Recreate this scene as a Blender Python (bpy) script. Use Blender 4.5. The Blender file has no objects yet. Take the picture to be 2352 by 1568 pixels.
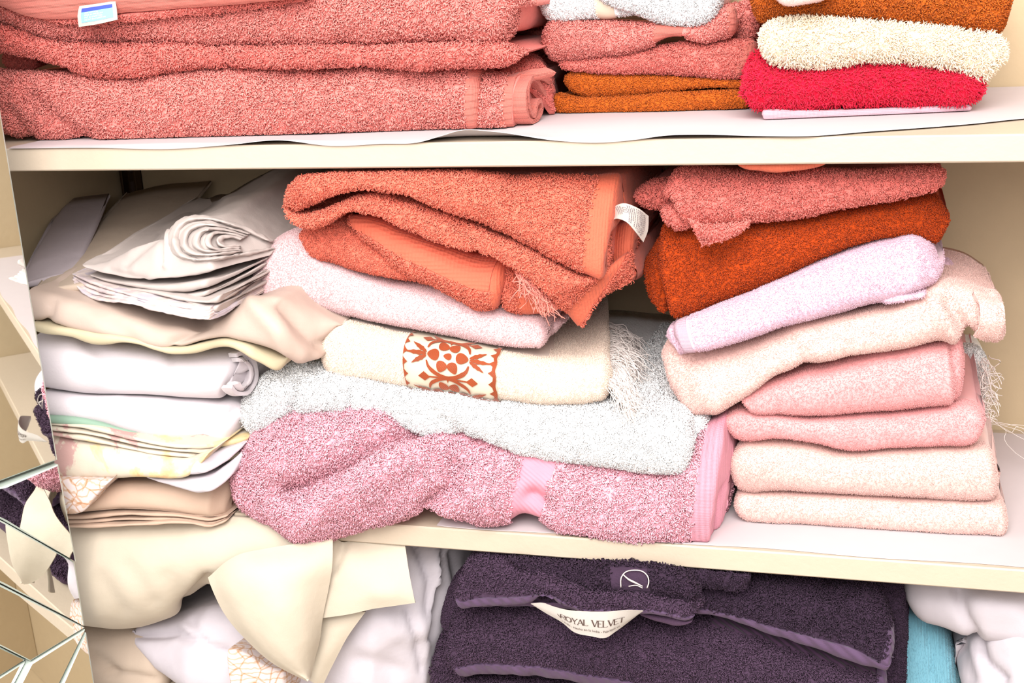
import bpy, math
import numpy as np
from mathutils import Matrix, Vector
rng = np.random.default_rng(11)
W, H = 2352, 1568
GAP, D, TH = .3196, .2963, .019          # shelf spacing, depth, board thickness (m)
# ------------------------------------------------------------------ camera
YAW, PITCH, ROLL = [math.radians(a) for a in (16.6514, 16.4508, -3.1426)]
FPX = 2961.83
C = np.array([.27661, -.92405, .44886])
_cy, _sy, _cp, _sp = math.cos(YAW), math.sin(YAW), math.cos(PITCH), math.sin(PITCH)
FW = np.array([-_sy*_cp, _cy*_cp, -_sp]); _r = np.array([_cy, _sy, 0.]); _u = np.cross(_r, FW)
RT = math.cos(ROLL)*_r + math.sin(ROLL)*_u; UP = -math.sin(ROLL)*_r + math.cos(ROLL)*_u
cam = bpy.data.cameras.new('camera'); cam.sensor_width = 36; cam.sensor_fit = 'HORIZONTAL'; cam.lens = FPX*36/W
cam.clip_start = .02
cob = bpy.data.objects.new('camera', cam); bpy.context.scene.collection.objects.link(cob)
M = Matrix.Identity(4)
for i in range(3):
    M[i][0], M[i][1], M[i][2], M[i][3] = RT[i], UP[i], -FW[i], C[i]
cob.matrix_world = M
bpy.context.scene.camera = cob

def up(p, Y):
    """points read off the photograph, set on the vertical plane(s) y = Y of the closet"""
    p = np.atleast_2d(np.asarray(p, float))
    d = FW + RT*((p[:, :1]-W/2)/FPX) - UP*((p[:, 1:2]-H/2)/FPX)
    t = (np.broadcast_to(Y, len(p))-C[1])/d[:, 1]
    return C + d*t[:, None]
def upz(p, Z):
    p = np.atleast_2d(np.asarray(p, float))
    d = FW + RT*((p[:, :1]-W/2)/FPX) - UP*((p[:, 1:2]-H/2)/FPX)
    t = (np.broadcast_to(Z, len(p))-C[2])/d[:, 2]
    return C + d*t[:, None]
def proj(P):
    d = P-C; w = d@FW
    return np.stack([W/2+FPX*(d@RT)/w, H/2-FPX*(d@UP)/w], -1)

# ------------------------------------------------------------------ small maths
def curve(pts):
    p = np.asarray(pts, float)
    if len(p) == 2:
        return lambda t: p[0]+(p[1]-p[0])*np.asarray(t)[:, None]
    k = np.r_[0, np.cumsum(np.linalg.norm(np.diff(p, axis=0), axis=1)+1e-9)]; k /= k[-1]
    dk = np.diff(k); sl = np.diff(p, axis=0)/dk[:, None]
    m = np.empty_like(p); m[0], m[-1] = sl[0], sl[-1]
    m[1:-1] = (sl[:-1]*dk[1:, None]+sl[1:]*dk[:-1, None])/(dk[:-1]+dk[1:])[:, None]
    def f(t):
        t = np.clip(np.asarray(t, float), 0, 1)
        i = np.clip(np.searchsorted(k, t, side='right')-1, 0, len(dk)-1)
        s = ((t-k[i])/dk[i])[:, None]; h = dk[i][:, None]
        return p[i]*(2*s**3-3*s**2+1)+m[i]*h*(s**3-2*s**2+s)+p[i+1]*(3*s**2-2*s**3)+m[i+1]*h*(s**3-s**2)
    return f
_perm = rng.permutation(256); _perm = np.r_[_perm, _perm]
_gr = rng.normal(size=(256, 3)); _gr /= np.linalg.norm(_gr, axis=1)[:, None]
def noise(P):
    sh = P.shape[:-1]; P = P.reshape(-1, 3); f = np.floor(P); i = f.astype(int) & 255; q = P-f
    w = q*q*q*(q*(q*6-15)+10); out = 0
    for a in (0, 1):
        for b in (0, 1):
            for c in (0, 1):
                h = _perm[_perm[_perm[(i[:, 0]+a) & 255]+((i[:, 1]+b) & 255)]+((i[:, 2]+c) & 255)]
                g = (_gr[h]*(q-[a, b, c])).sum(1)
                out = out+g*(w[:, 0] if a else 1-w[:, 0])*(w[:, 1] if b else 1-w[:, 1])*(w[:, 2] if c else 1-w[:, 2])
    return (out*1.6).reshape(sh)
def nrm(v):
    return v/np.maximum(np.linalg.norm(v, axis=-1, keepdims=True), 1e-12)
def gnorm(V, closed):
    du = np.gradient(V, axis=0)
    dv = (np.roll(V, -1, 1)-np.roll(V, 1, 1)) if closed else np.gradient(V, axis=1)
    return nrm(np.cross(du, dv))

# ------------------------------------------------------------------ mesh building
ZONE = [None, -9., 9.]                    # (name, lowest, highest) height the cloth being built may reach inside the closet
class MB:
    def __init__(s): s.v, s.f, s.t, s.n = [], [], [], 0
    def add(s, V, F, tint=None):
        V = np.asarray(V, float).reshape(-1, 3)
        for q in (F if isinstance(F, list) else [F]): s.f.append(np.asarray(q, np.int64)+s.n)
        s.v.append(V); s.t.append(np.full(len(V), .9) if tint is None else tint); s.n += len(V)
    def grid(s, V, closed=False, caps=False, tint=None, flip=False):
        nu, nv = V.shape[:2]
        I = np.arange(nu*nv).reshape(nu, nv)
        J = np.concatenate([I, I[:, :1]], 1) if closed else I
        F = np.stack([J[:-1, :-1], J[1:, :-1], J[1:, 1:], J[:-1, 1:]], -1).reshape(-1, 4)
        if flip: F = F[:, ::-1]
        fs = [F]
        if caps: fs += [I[0][None, ::1], I[-1][None, ::-1]]
        s.add(V, fs, tint)
    def tube(s, path, r, k=5):
        P = np.asarray(path, float); n = len(P); T = nrm(np.gradient(P, axis=0))
        ref = np.array([.31, .2, .93]); A = nrm(np.cross(T, ref)); B = np.cross(T, A)
        r = np.broadcast_to(r, n)[:, None, None]
        a = np.linspace(0, 2*np.pi, k, endpoint=False)
        V = P[:, None]+r*(A[:, None]*np.cos(a)[None, :, None]+B[:, None]*np.sin(a)[None, :, None])
        s.grid(V, True, True)
    def box(s, lo, hi, bev=.0015):
        lo, hi = np.array(lo, float), np.array(hi, float)
        bm_v = []; e = bev
        for z, q in ((lo[2], e), (lo[2]+e, 0), (hi[2]-e, 0), (hi[2], e)):
            a, b = lo[:2]+q, hi[:2]-q
            c = e
            bm_v.append([(a[0]+c, a[1], z), (b[0]-c, a[1], z), (b[0], a[1]+c, z), (b[0], b[1]-c, z), (b[0]-c, b[1], z), (a[0]+c, b[1], z), (a[0], b[1]-c, z), (a[0], a[1]+c, z)])
        s.grid(np.array(bm_v), True, True, flip=True)
    def build(s, name, mat, parent=None, smooth=True, origin=None):
        V = np.concatenate(s.v)
        if ZONE[0]:
            inn = V[:, 1] > -.0015; V[:, 2] = np.where(inn, np.clip(V[:, 2], ZONE[1], ZONE[2]), V[:, 2]); V[:, 1] = np.minimum(V[:, 1], D-.0012); V[:, 0] = np.maximum(V[:, 0], -.5152)
        if parent is not None: o = np.array(parent['_o'])
        elif origin is not None: o = np.array(origin, float)
        else: o = np.array([(V[:, 0].min()+V[:, 0].max())/2, np.median(V[:, 1]), V[:, 2].min()])
        me = bpy.data.meshes.new(name)
        tot = np.concatenate([np.full(len(f), f.shape[1]) for f in s.f]); lp = np.concatenate([f.ravel() for f in s.f])
        me.vertices.add(len(V)); me.vertices.foreach_set('co', (V-o).astype(np.float32).ravel())
        me.loops.add(len(lp)); me.loops.foreach_set('vertex_index', lp.astype(np.int32))
        me.polygons.add(len(tot)); me.polygons.foreach_set('loop_start', np.r_[0, np.cumsum(tot)[:-1]].astype(np.int32))
        me.update(calc_edges=True)
        me.polygons.foreach_set('use_smooth', np.full(len(tot), smooth))
        at = me.attributes.new('tint', 'FLOAT', 'POINT'); at.data.foreach_set('value', np.concatenate(s.t).astype(np.float32))
        me.materials.append(mat)
        ob = bpy.data.objects.new(name, me); bpy.context.scene.collection.objects.link(ob)
        if parent is not None: ob.parent = parent
        else: ob.location = o
        ob['_o'] = [float(x) for x in o]
        return ob
def tag(o, label, cat, group=None, kind=None):
    o['label'] = label; o['category'] = cat
    if group: o['group'] = group
    if kind: o['kind'] = kind
    return o

FZ = {  # pile: fibre length, radius, per square metre, curl, scatter
    'loop':  (.0040, .00058, 5.6e5, .90, .50),
    'terry': (.0031, .00048, 7.4e5, .90, .50),
    'short': (.0019, .00046, 1.05e6, .90, .50),
    'plush': (.0046, .00042, 6.8e5, .70, .50),
    'velour': (.0011, .00027, 1.15e6, .6, .36),
    'fuzz':  (.0008, .00016, 8.0e5, .6, .55),
}
def tufts(mb, V, N, closed, kind, y_lim=None, keep=None, seed=0, scale=1.):
    L, rad, dens, curl, jit = FZ[kind]; L *= scale; g = np.random.default_rng(seed+5)
    if closed: V = np.concatenate([V, V[:, :1]], 1); N = np.concatenate([N, N[:, :1]], 1)
    a, b, c, d = V[:-1, :-1], V[1:, :-1], V[1:, 1:], V[:-1, 1:]
    A = np.linalg.norm(np.cross(c-a, d-b), axis=-1)*.5; ctr = (a+c)*.5; nn = nrm(N[:-1, :-1]+N[1:, 1:])
    ok = ((nn*nrm(C-ctr)).sum(-1) > -.15)
    if y_lim is not None: ok &= ctr[..., 1] < (y_lim[:-1, None] if np.ndim(y_lim) else y_lim)
    if keep is not None: ok &= keep[:-1, :ok.shape[1]]
    px = proj(ctr); ok &= (px[..., 0] > -60) & (px[..., 0] < W+60) & (px[..., 1] > -60) & (px[..., 1] < H+60)
    A = np.where(ok, A, 0).ravel(); tot = A.sum()
    if tot <= 0: return
    n = int(tot*dens/scale**1.2); k = g.choice(len(A), n, p=A/tot); i, j = np.unravel_index(k, ok.shape)
    s, t = g.random((2, n, 1))
    P = a[i, j]*(1-s)*(1-t)+b[i, j]*s*(1-t)+c[i, j]*s*t+d[i, j]*(1-s)*t
    Nn = nrm(N[i, j]*(1-s)*(1-t)+N[i+1, j]*s*(1-t)+N[i+1, j+1]*s*t+N[i, j+1]*(1-s)*t)
    fl = np.stack([noise(P/.022+7.1), noise(P/.022+31.7), noise(P/.022+77.3)-.25], -1)*1.3
    fl -= Nn*(fl*Nn).sum(-1, keepdims=True)
    D0 = nrm(Nn+fl*.75+g.normal(size=(n, 3))*jit)
    D0 = nrm(D0+Nn*np.maximum(0, .15-(D0*Nn).sum(-1, keepdims=True)))
    q = nrm(np.cross(D0, g.normal(size=(n, 3)))); l = L*g.uniform(.65, 1.25, (n, 1))
    if kind in ('loop', 'terry', 'short'):               # a loop that bends over and comes part of the way back
        pts = [P-Nn*L*.15, P+D0*l*.45+q*curl*l*.06, P+D0*l*.72+q*curl*l*.36, P+D0*l*.52+q*curl*l*.72]; w = [.9, 1.05, 1.05, .8]
    else:
        pts = [P-Nn*L*.15, P+D0*l*.38+q*curl*l*.10, P+D0*l*.72+q*curl*l*.36, P+D0*l*.92+q*curl*l*.72]; w = [.8, 1.05, 1., .6]
    tb = g.uniform(.93, 1.07, n)
    tq = [.84, .97, 1.05, 1.05]  # roots darker than tips: shade between fibres put into the colour
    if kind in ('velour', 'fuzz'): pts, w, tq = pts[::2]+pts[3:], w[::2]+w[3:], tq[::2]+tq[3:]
    m = len(pts); B1 = nrm(np.cross(D0, q)); ring = []
    for pp, ww in zip(pts, w):
        for ang in (0, 2.094, 4.189):
            ring.append(pp+rad*ww*(q*math.cos(ang)+B1*math.sin(ang)))
    VV = np.stack(ring, 1)                                   # n x 12 x 3
    base = (np.arange(n)*3*m)[:, None]
    F = []
    for r in range(m-1):
        for e in range(3):
            F.append(base+np.array([[r*3+e, r*3+(e+1) % 3, r*3+3+(e+1) % 3, r*3+3+e]]))
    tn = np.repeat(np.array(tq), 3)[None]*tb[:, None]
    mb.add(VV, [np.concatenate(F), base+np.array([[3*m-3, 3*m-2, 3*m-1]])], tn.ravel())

def dist_line(px, pl):
    pl = np.asarray(pl, float); best = None
    for a, b in zip(pl[:-1], pl[1:]):
        ab = b-a; t = np.clip(((px-a)@ab)/(ab@ab+1e-9), 0, 1); dd = np.linalg.norm(px-a-t[..., None]*ab, axis=-1)
        best = dd if best is None else np.minimum(best, dd)
    return best
def sculpt(V, closed, wr, cre, seed):
    N = gnorm(V, closed); dsp = 0
    for amp, sc in wr: dsp = dsp+amp*noise(V/sc+seed*3.77)
    px = proj(V) if cre else None
    for pl, w, dep in cre: dsp = dsp-dep*np.exp(-(dist_line(px, pl)/w)**2)
    V = V+N*np.asarray(dsp)[..., None] if np.ndim(dsp) else V
    return V, gnorm(V, closed)

class Slab:
    """one folded layer: a rounded fold at the front, running back into the closet"""
    def __init__(s, top, bot, y, d=.18, r=.016, rise=0., ends=(.010, .010), step=.0028, n=2.3, lean=0., skew=0., wr=((.0011, .016), (.0022, .06)), cre=(), seed=0, inset=.0012):
        ft, fb = curve(top), curve(bot)
        yf = (lambda t: np.full(len(t), float(y))) if np.isscalar(y) else (lambda t: np.interp(t, [a for a, _ in y], [b for _, b in y]))
        tt = np.linspace(0, 1, 80); mid = up(.5*(ft(tt)+fb(tt)), yf(tt)); k = np.r_[0, np.cumsum(np.linalg.norm(np.diff(mid, axis=0), axis=1))]
        Ln = k[-1]; e0, e1 = ends
        a = np.linspace(0, math.pi/2, 9)[:-1]
        S = np.r_[e0*(1-np.cos(a)) if e0 else [], np.linspace(e0, Ln-e1, max(3, int((Ln-e0-e1)/step))), (Ln-e1*(1-np.cos(a)))[::-1] if e1 else []]
        S = np.unique(np.clip(S, 0, Ln)); t = np.interp(S, k, tt); s.t = t
        Y = yf(t); h0 = np.abs(up(ft(t), Y)[:, 2]-up(fb(t), Y)[:, 2]); ru = np.minimum(r, .5*h0+.001)
        B = up(fb(t), Y+.75*ru); T = up(ft(t), Y+.8*ru+lean*h0)
        B[:, 2] += inset; T[:, 2] -= inset
        h = np.maximum(T[:, 2]-B[:, 2], .0025); T[:, 2] = B[:, 2]+h; ru = np.minimum(r, .5*h+.0005)
        sc = np.ones(len(S))
        if e0: q = np.clip(S/e0, 0, 1); sc = np.minimum(sc, np.sqrt(np.maximum(0, 1-(1-q)**2)))
        if e1: q = np.clip((Ln-S)/e1, 0, 1); sc = np.minimum(sc, np.sqrt(np.maximum(0, 1-(1-q)**2)))
        sc = .12+.88*sc
        nn = int(max(9, min(60, (np.median(h)+.02)/(step*.8)))); th = np.linspace(-math.pi/2, math.pi/2, nn)
        fr = .5+.5*np.sign(np.sin(th))*np.abs(np.sin(th))**(2/n); yo = 1-np.abs(np.cos(th))**(2/n)
        back = np.r_[np.arange(step, .04, step*1.3), np.linspace(.042, d, 8)] if d > .05 else np.linspace(step, d, max(2, int(d/step)))
        kb = len(back)
        FR = np.r_[np.full(kb, 0.), fr, np.full(kb, 1.)]; RY = np.r_[np.ones(kb), yo, np.ones(kb)]; BK = np.r_[back[::-1], np.zeros(nn), back]
        s.j0, s.j1 = kb, kb+nn
        FRs = .5+(FR[None]-.5)*sc[:, None]
        z = B[:, 2:3]+h[:, None]*FRs+rise*(BK/d)[None]-(np.sign(FR-.5)*np.minimum(1, BK/.03))[None]*np.minimum(.004, .25*h)[:, None]
        x = B[:, :1]+(T[:, :1]-B[:, :1])*FR[None]+skew*BK[None]
        yy = Y[:, None]+ru[:, None]*RY[None]+BK[None]+lean*h[:, None]*FR[None]+((1-sc)*ru*.8)[:, None]*(BK == 0)[None]
        V = np.stack([x, yy, z], -1)
        s.V, s.N = sculpt(V, True, wr, cre, seed); s.Y = Y; s.seed = seed; s.h = h; s.lean = lean
    def mask(s, bands):
        keep = np.ones(s.V.shape[:2], bool)
        J = np.arange(s.V.shape[1])
        for (u0, u1, v0, v1) in bands:
            ja, jb = s.vr(v0, v1); ii = (s.t >= u0) & (s.t <= u1)
            keep[np.ix_(ii, (J >= ja) & (J < jb))] = False
        return keep
    def vr(s, v0, v1):                                # v 0 = foot of the front fold, 1 = its top, >1 = onto the top, <0 = underneath
        n = s.j1-s.j0; f = lambda v: int(round(s.j0+v*(n-1)))
        return max(0, f(v0)), min(s.V.shape[1], f(v1)+1)
    def sub(s, u0, u1, v0=-.1, v1=1.4, off=.0008):
        ja, jb = s.vr(v0, v1); i0, i1 = np.searchsorted(s.t, u0), np.searchsorted(s.t, u1, side='right')
        P = s.V+s.N*off
        t = np.r_[u0, s.t[i0:i1], u1]; t = np.unique(t)
        idx = np.interp(t, s.t, np.arange(len(s.t))); a = np.floor(idx).astype(int); b = np.minimum(a+1, len(s.t)-1); w = (idx-a)[:, None, None]
        return (P[a]*(1-w)+P[b]*w)[:, ja:jb]
    def add(s, mb, fuzz=None, bands=(), depth=.036, scale=1.):
        mb.grid(s.V, True, True, tint=np.full(s.V.shape[0]*s.V.shape[1], .88 if fuzz in ('loop', 'terry', 'short', 'plush') else 1.))  # base under the pile painted darker, as gap shade between tufts
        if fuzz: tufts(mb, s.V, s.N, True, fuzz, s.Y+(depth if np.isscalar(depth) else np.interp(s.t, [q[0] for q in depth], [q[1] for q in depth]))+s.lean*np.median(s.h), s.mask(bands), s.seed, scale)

def shell(mb, V, th, tint=1.):
    N = gnorm(V, False); Bk = V-N*th
    nu, nv = V.shape[:2]
    mb.grid(V, tint=np.full(nu*nv, tint)); mb.grid(Bk, tint=np.full(nu*nv, tint), flip=True)
    rim = np.concatenate([V[:, 0], V[-1, 1:], V[-2::-1, -1], V[0, -2:0:-1]]); rb = np.concatenate([Bk[:, 0], Bk[-1, 1:], Bk[-2::-1, -1], Bk[0, -2:0:-1]])
    mb.grid(np.stack([rb, rim], 1).transpose(1, 0, 2)[::-1], True, tint=np.full(2*len(rim), tint))
class Drape:
    """a loose layer of cloth laid through rows of points (photo x, photo y, depth in the closet)"""
    def __init__(s, rows, step=.003, wr=((.0006, .012), (.0015, .05)), cre=(), seed=0, world=False):
        R3 = []
        for r in rows:
            r = np.asarray(r, float); R3.append(r if world else np.array([up([q[:2]], q[2])[0] for q in r]))
        Lu = max(np.linalg.norm(np.diff(r, axis=0), axis=1).sum() for r in R3)
        nu = max(4, int(Lu/step)); tu = np.linspace(0, 1, nu); G = np.stack([curve(r)(tu) for r in R3], 1)   # nu x rows x 3
        Lv = np.linalg.norm(np.diff(G, axis=1), axis=2).sum(1).max(); nv = max(4, int(Lv/step)); tv = np.linspace(0, 1, nv)
        V = np.stack([curve(G[i]+np.arange(len(R3))[:, None]*1e-9)(tv) for i in range(nu)], 0)
        N = gnorm(V, False)
        if (N*nrm(C-V)).sum(-1).mean() < 0: V = V[:, ::-1]
        s.V, s.N = sculpt(V, False, wr, cre, seed); s.seed = seed
    def add(s, mb, th=.003, fuzz=None, keep=None, scale=1.):
        shell(mb, s.V, th, .88 if fuzz in ('loop', 'terry', 'short', 'plush') else 1.)  # cloth under long pile darkened, painting in the shade of its gaps
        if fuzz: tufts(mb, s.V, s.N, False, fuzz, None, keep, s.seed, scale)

def on(sl, pts, dy=0.):
    """points (photo x, y, extra depth) laid on the visible face of a slab"""
    V = sl.V.reshape(-1, 3); ok = (sl.N.reshape(-1, 3)*nrm(C-V)).sum(-1) > .05; V = V[ok]; px = proj(V); out = []
    for p in pts:
        k = np.argsort(((px-np.array(p[:2]))**2).sum(-1))[:6]; out.append((p[0], p[1], V[k, 1].min()+dy+(p[2] if len(p) > 2 else 0)))
    return out

# marks laid on a grid: (a, b) in 0..1 across and down
def on_grid(G, ab, off):
    nu, nv = G.shape[:2]; N = gnorm(G, False)
    if (N*nrm(C-G)).sum(-1).mean() < 0: N = -N
    P = G+N*off
    x = np.clip(ab[:, 0], 0, 1)*(nu-1); y = np.clip(ab[:, 1], 0, 1)*(nv-1)
    i = np.minimum(x.astype(int), nu-2); j = np.minimum(y.astype(int), nv-2); fx, fy = (x-i)[:, None], (y-j)[:, None]
    return P[i, j]*(1-fx)*(1-fy)+P[i+1, j]*fx*(1-fy)+P[i+1, j+1]*fx*fy+P[i, j+1]*(1-fx)*fy
def stroke(mb, G, pts, w, off=.0004, asp=1., n=None):
    """a line of width w (in units of b) along pts; asp = physical width / height of the grid"""
    p = np.asarray(pts, float); f = curve(p) if len(p) > 2 else curve(p)
    q = f(np.linspace(0, 1, n or max(4, 6*len(p)))); qq = q*[asp, 1]; T = nrm(np.gradient(qq, axis=0)); Nn = np.stack([-T[:, 1], T[:, 0]], -1)
    w = np.broadcast_to(w, len(q))[:, None]
    a, b = qq+Nn*w/2, qq-Nn*w/2
    A, B = on_grid(G, a/[asp, 1], off), on_grid(G, b/[asp, 1], off)
    mb.grid(np.stack([A, B], 1))
def blob(mb, G, outline, off=.0005):
    o = np.asarray(outline, float); c = o.mean(0); P = on_grid(G, np.vstack([c, o]), off); n = len(o)
    F = np.array([[0, 1+i, 1+(i+1) % n] for i in range(n)]); mb.add(P, F)
def text_on(mb, G, body, a0, b0, size, asp, off=.0004, slope=0., squash=1.):
    cu = bpy.data.curves.new('t', 'FONT'); cu.body = body; cu.size = 1.; ob = bpy.data.objects.new('t', cu)
    bpy.context.scene.collection.objects.link(ob); dg = bpy.context.evaluated_depsgraph_get(); me = ob.evaluated_get(dg).to_mesh()
    v = np.array([x.co[:2] for x in me.vertices]); fs = [list(p.vertices) for p in me.polygons]
    ob.evaluated_get(dg).to_mesh_clear(); bpy.data.objects.remove(ob); bpy.data.curves.remove(cu)
    a = a0+v[:, 0]*size*squash/asp; b = b0-v[:, 1]*size+slope*(a-a0)
    P = on_grid(G, np.stack([a, b], -1), off)
    by = {}
    for f in fs: by.setdefault(len(f), []).append(f)
    mb.add(P, [np.array(q) for q in by.values()])

# ------------------------------------------------------------------ materials
def srgb(h):
    c = np.array([int(h[i:i+2], 16) for i in (1, 3, 5)])/255.
    return tuple(np.where(c <= .04045, c/12.92, ((c+.055)/1.055)**2.4))+(1.,)
_mats = {}
def node(nt, kind, **kw):
    n = nt.nodes.new(kind)
    for k, v in kw.items():
        if k in n.inputs: n.inputs[k].default_value = v
        else: setattr(n, k, v)
    return n
def mat(name, col, rough=.92, sheen=.15, bump=(), var=.05, metal=0., spec=.2, tint=True, print_=None, trans=0.):
    """bump: (kind, scale, strength) ; kinds noise, weave, rib, twill, waffle"""
    if name in _mats: return _mats[name]
    m = bpy.data.materials.new(name); m.use_nodes = True; nt = m.node_tree; L = nt.links.new
    bs = nt.nodes['Principled BSDF']; bs.inputs['Roughness'].default_value = rough; bs.inputs['Metallic'].default_value = metal
    bs.inputs['Specular IOR Level'].default_value = spec; bs.inputs['Sheen Weight'].default_value = sheen; bs.inputs['Sheen Roughness'].default_value = .45
    tc = node(nt, 'ShaderNodeTexCoord'); co = tc.outputs['Object']
    nz = node(nt, 'ShaderNodeTexNoise', Scale=55., Detail=3.); L(co, nz.inputs['Vector'])
    mr = node(nt, 'ShaderNodeMapRange'); mr.inputs['To Min'].default_value = 1-var; mr.inputs['To Max'].default_value = 1+var; mr.inputs['From Min'].default_value = .3; mr.inputs['From Max'].default_value = .7
    L(nz.outputs['Fac'], mr.inputs['Value'])
    fac = mr.outputs['Result']
    if tint:
        at = node(nt, 'ShaderNodeAttribute', attribute_name='tint'); mu = node(nt, 'ShaderNodeMath', operation='MULTIPLY'); L(at.outputs['Fac'], mu.inputs[0]); L(fac, mu.inputs[1]); fac = mu.outputs[0]
    base = None
    if print_: base = print_(nt, co)
    vm = node(nt, 'ShaderNodeVectorMath', operation='SCALE'); L(fac, vm.inputs['Scale'])
    if base is not None: L(base, vm.inputs[0])
    else: vm.inputs[0].default_value = srgb(col)[:3]
    L(vm.outputs[0], bs.inputs['Base Color'])
    prev = None
    for kind, scale, st in bump:
        bp = node(nt, 'ShaderNodeBump', Strength=1., Distance=st)
        if kind == 'noise':
            t = node(nt, 'ShaderNodeTexNoise', Scale=scale, Detail=3., Roughness=.6); L(co, t.inputs['Vector']); hgt = t.outputs['Fac']
        elif kind in ('rib', 'twill', 'ribz'):
            t = node(nt, 'ShaderNodeTexWave', Scale=scale, Distortion=.6); t.wave_type = 'BANDS'; t.bands_direction = {'rib': 'X', 'ribz': 'Z', 'twill': 'DIAGONAL'}[kind]
            L(co, t.inputs['Vector']); hgt = t.outputs['Fac']
        elif kind == 'weave':
            t = node(nt, 'ShaderNodeTexWave', Scale=scale, Distortion=.4); t.bands_direction = 'X'; L(co, t.inputs['Vector'])
            t2 = node(nt, 'ShaderNodeTexWave', Scale=scale, Distortion=.4); t2.bands_direction = 'Z'; L(co, t2.inputs['Vector'])
            ad = node(nt, 'ShaderNodeMath', operation='ADD'); L(t.outputs['Fac'], ad.inputs[0]); L(t2.outputs['Fac'], ad.inputs[1]); hgt = ad.outputs[0]
        elif kind == 'waffle':
            t = node(nt, 'ShaderNodeTexVoronoi', Scale=scale, Randomness=.12); L(co, t.inputs['Vector']); hgt = t.outputs['Distance']
        L(hgt, bp.inputs['Height'])
        if prev: L(prev, bp.inputs['Normal'])
        prev = bp.outputs['Normal']
    if prev: L(prev, bs.inputs['Normal'])
    if trans:
        tr = node(nt, 'ShaderNodeBsdfTranslucent'); L(vm.outputs[0], tr.inputs['Color']); mx = node(nt, 'ShaderNodeMixShader'); mx.inputs[0].default_value = trans
        L(bs.outputs[0], mx.inputs[1]); L(tr.outputs[0], mx.inputs[2]); L(mx.outputs[0], nt.nodes['Material Output'].inputs['Surface'])
    _mats[name] = m
    return m
# ================================================================== materials
TERRY = (('noise', 420., .0011),)
def terry(n, c, sheen=.12): return mat(n, c, .95, sheen, TERRY, .06)
def velour(n, c): return mat(n, c, .95, .25, (('noise', 700., .0004),), .03)
def woven(n, c, bump=(('weave', 330., .0003),)): return mat(n, c, .9, .1, bump, .04)
def cotton(n, c, rough=.75, pr=None): return mat(n, c, rough, .05, (('noise', 26., .0012), ('noise', 900., .00012)), .02, print_=pr)
CORAL, CORAL2, CORALD = terry('coral_terry', '#EF8F86'), terry('orange_coral_terry', '#EB7A63'), terry('deep_coral_terry', '#EA7F75')
CORALH = woven('coral_hem_weave', '#CE7468', (('ribz', 60., .0006), ('weave', 330., .0003)))
CORALH2 = woven('orange_coral_hem_weave', '#C56149', (('noise', 420., .0008), ('rib', 150., .0003)))
WAFFLE = woven('coral_waffle_weave', '#CA634C', (('waffle', 330., .0012),))
RUST, RUSTC = terry('rust_terry', '#AE3F0D', .05), terry('orange_rust_terry', '#C5621E', .05)
CREAM, CREAM2 = terry('cream_plush', '#FBEBD2'), velour('ecru_velour', '#E0CDBD')
HOT = terry('raspberry_plush', '#DF1A3E', .1)
PALE, LILAC, ROSE, PINKW = velour('pale_pink_velour', '#DDB8B0'), velour('lilac_pink_velour', '#D0ADBC'), velour('rose_velour', '#DE9D9D'), velour('shell_pink_velour', '#D8B7B9')
PINK = terry('pink_terry', '#F2B3C1'); PINKH = woven('pink_hem_weave', '#D08E9E', (('rib', 260., .00012), ('weave', 330., .0002)))
PINKZ = woven('pink_dobby_weave', '#CD8898', (('twill', 130., .0003),))
WHITE = terry('white_terry', '#FFFFFF'); THIN = woven('thin_pink_weave', '#CCA3AF')
LILH = woven('lilac_hem_weave', '#C4A3B2')
PURP = terry('plum_terry', '#4D394D', .03); PURPD = terry('dark_plum_terry', '#3A2A3B', .02); PURPH = woven('plum_hem_weave', '#56425B', (('twill', 62., .0009), ('noise', 900., .0003)))
PURPZ = woven('plum_dobby_weave', '#4A3349', (('twill', 75., .0012),))
FLAN = mat('white_flannel', '#C6BEC2', .95, .3, (('noise', 500., .0002), ('noise', 30., .001)), .02)
COTW, IVORY, YELL, TAN = cotton('white_cotton', '#ADA29D'), cotton('ivory_sateen', '#B4A195', .5), cotton('pale_yellow_cotton', '#B8AC90', .6), cotton('tan_cotton', '#B29987')
GREEN, CASE, BEIGE, COTL = cotton('sage_cotton', '#829C8A'), cotton('cream_pillowcase_cotton', '#B8AD9C', .65), cotton('beige_cotton', '#AE9D8D'), cotton('cool_white_cotton', '#BDB6BC')
LAV = cotton('grey_lavender_cotton', '#A89DA2')
BLUE = mat('pale_blue_knit', '#7BB4C6', .95, .2, (('rib', 260., .0004),), .03)
PAINT = mat('cream_paint', '#B7A895', .45, 0., (('noise', 160., .0003),), .012, spec=.4, tint=False)
WALLP = mat('wall_paint', '#B9A688', .7, 0., (('noise', 120., .0003),), .015, tint=False)
PAPER = mat('liner_paper', '#C3BABC', .6, 0., (('ribz', 180., .00006),), .01, tint=False)
METAL = mat('dark_steel', '#5b4a3a', .4, 0., (), .05, metal=.8, tint=False)
LABELM = mat('label_satin', '#C2BAB2', .45, .1, (('weave', 900., .0001),), .01, tint=False)
INK, INKG = mat('brown_ink', '#4a3a34', .8, 0., (), 0., tint=False), mat('grey_ink', '#6b6066', .8, 0., (), 0., tint=False)
LBLUE, LBLUE2 = mat('label_blue', '#7FBDF2', .5, 0., (), .02, tint=False), mat('label_navy', '#3F4FA8', .5, 0., (), .02, tint=False)
INKW = mat('pale_ink', '#E4F2FF', .6, 0., (), 0., tint=False)
EMB = mat('rust_floss', '#8A3C1A', .45, .2, (('twill', 420., .00012),), .12, tint=False)
EMBW = mat('silver_floss', '#C9BDB6', .45, .2, (('noise', 500., .0004),), .05, tint=False)
SATIN = mat('ecru_satin', '#C6BAA6', .38, .1, (('noise', 60., .0004),), .01, tint=False)
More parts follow.
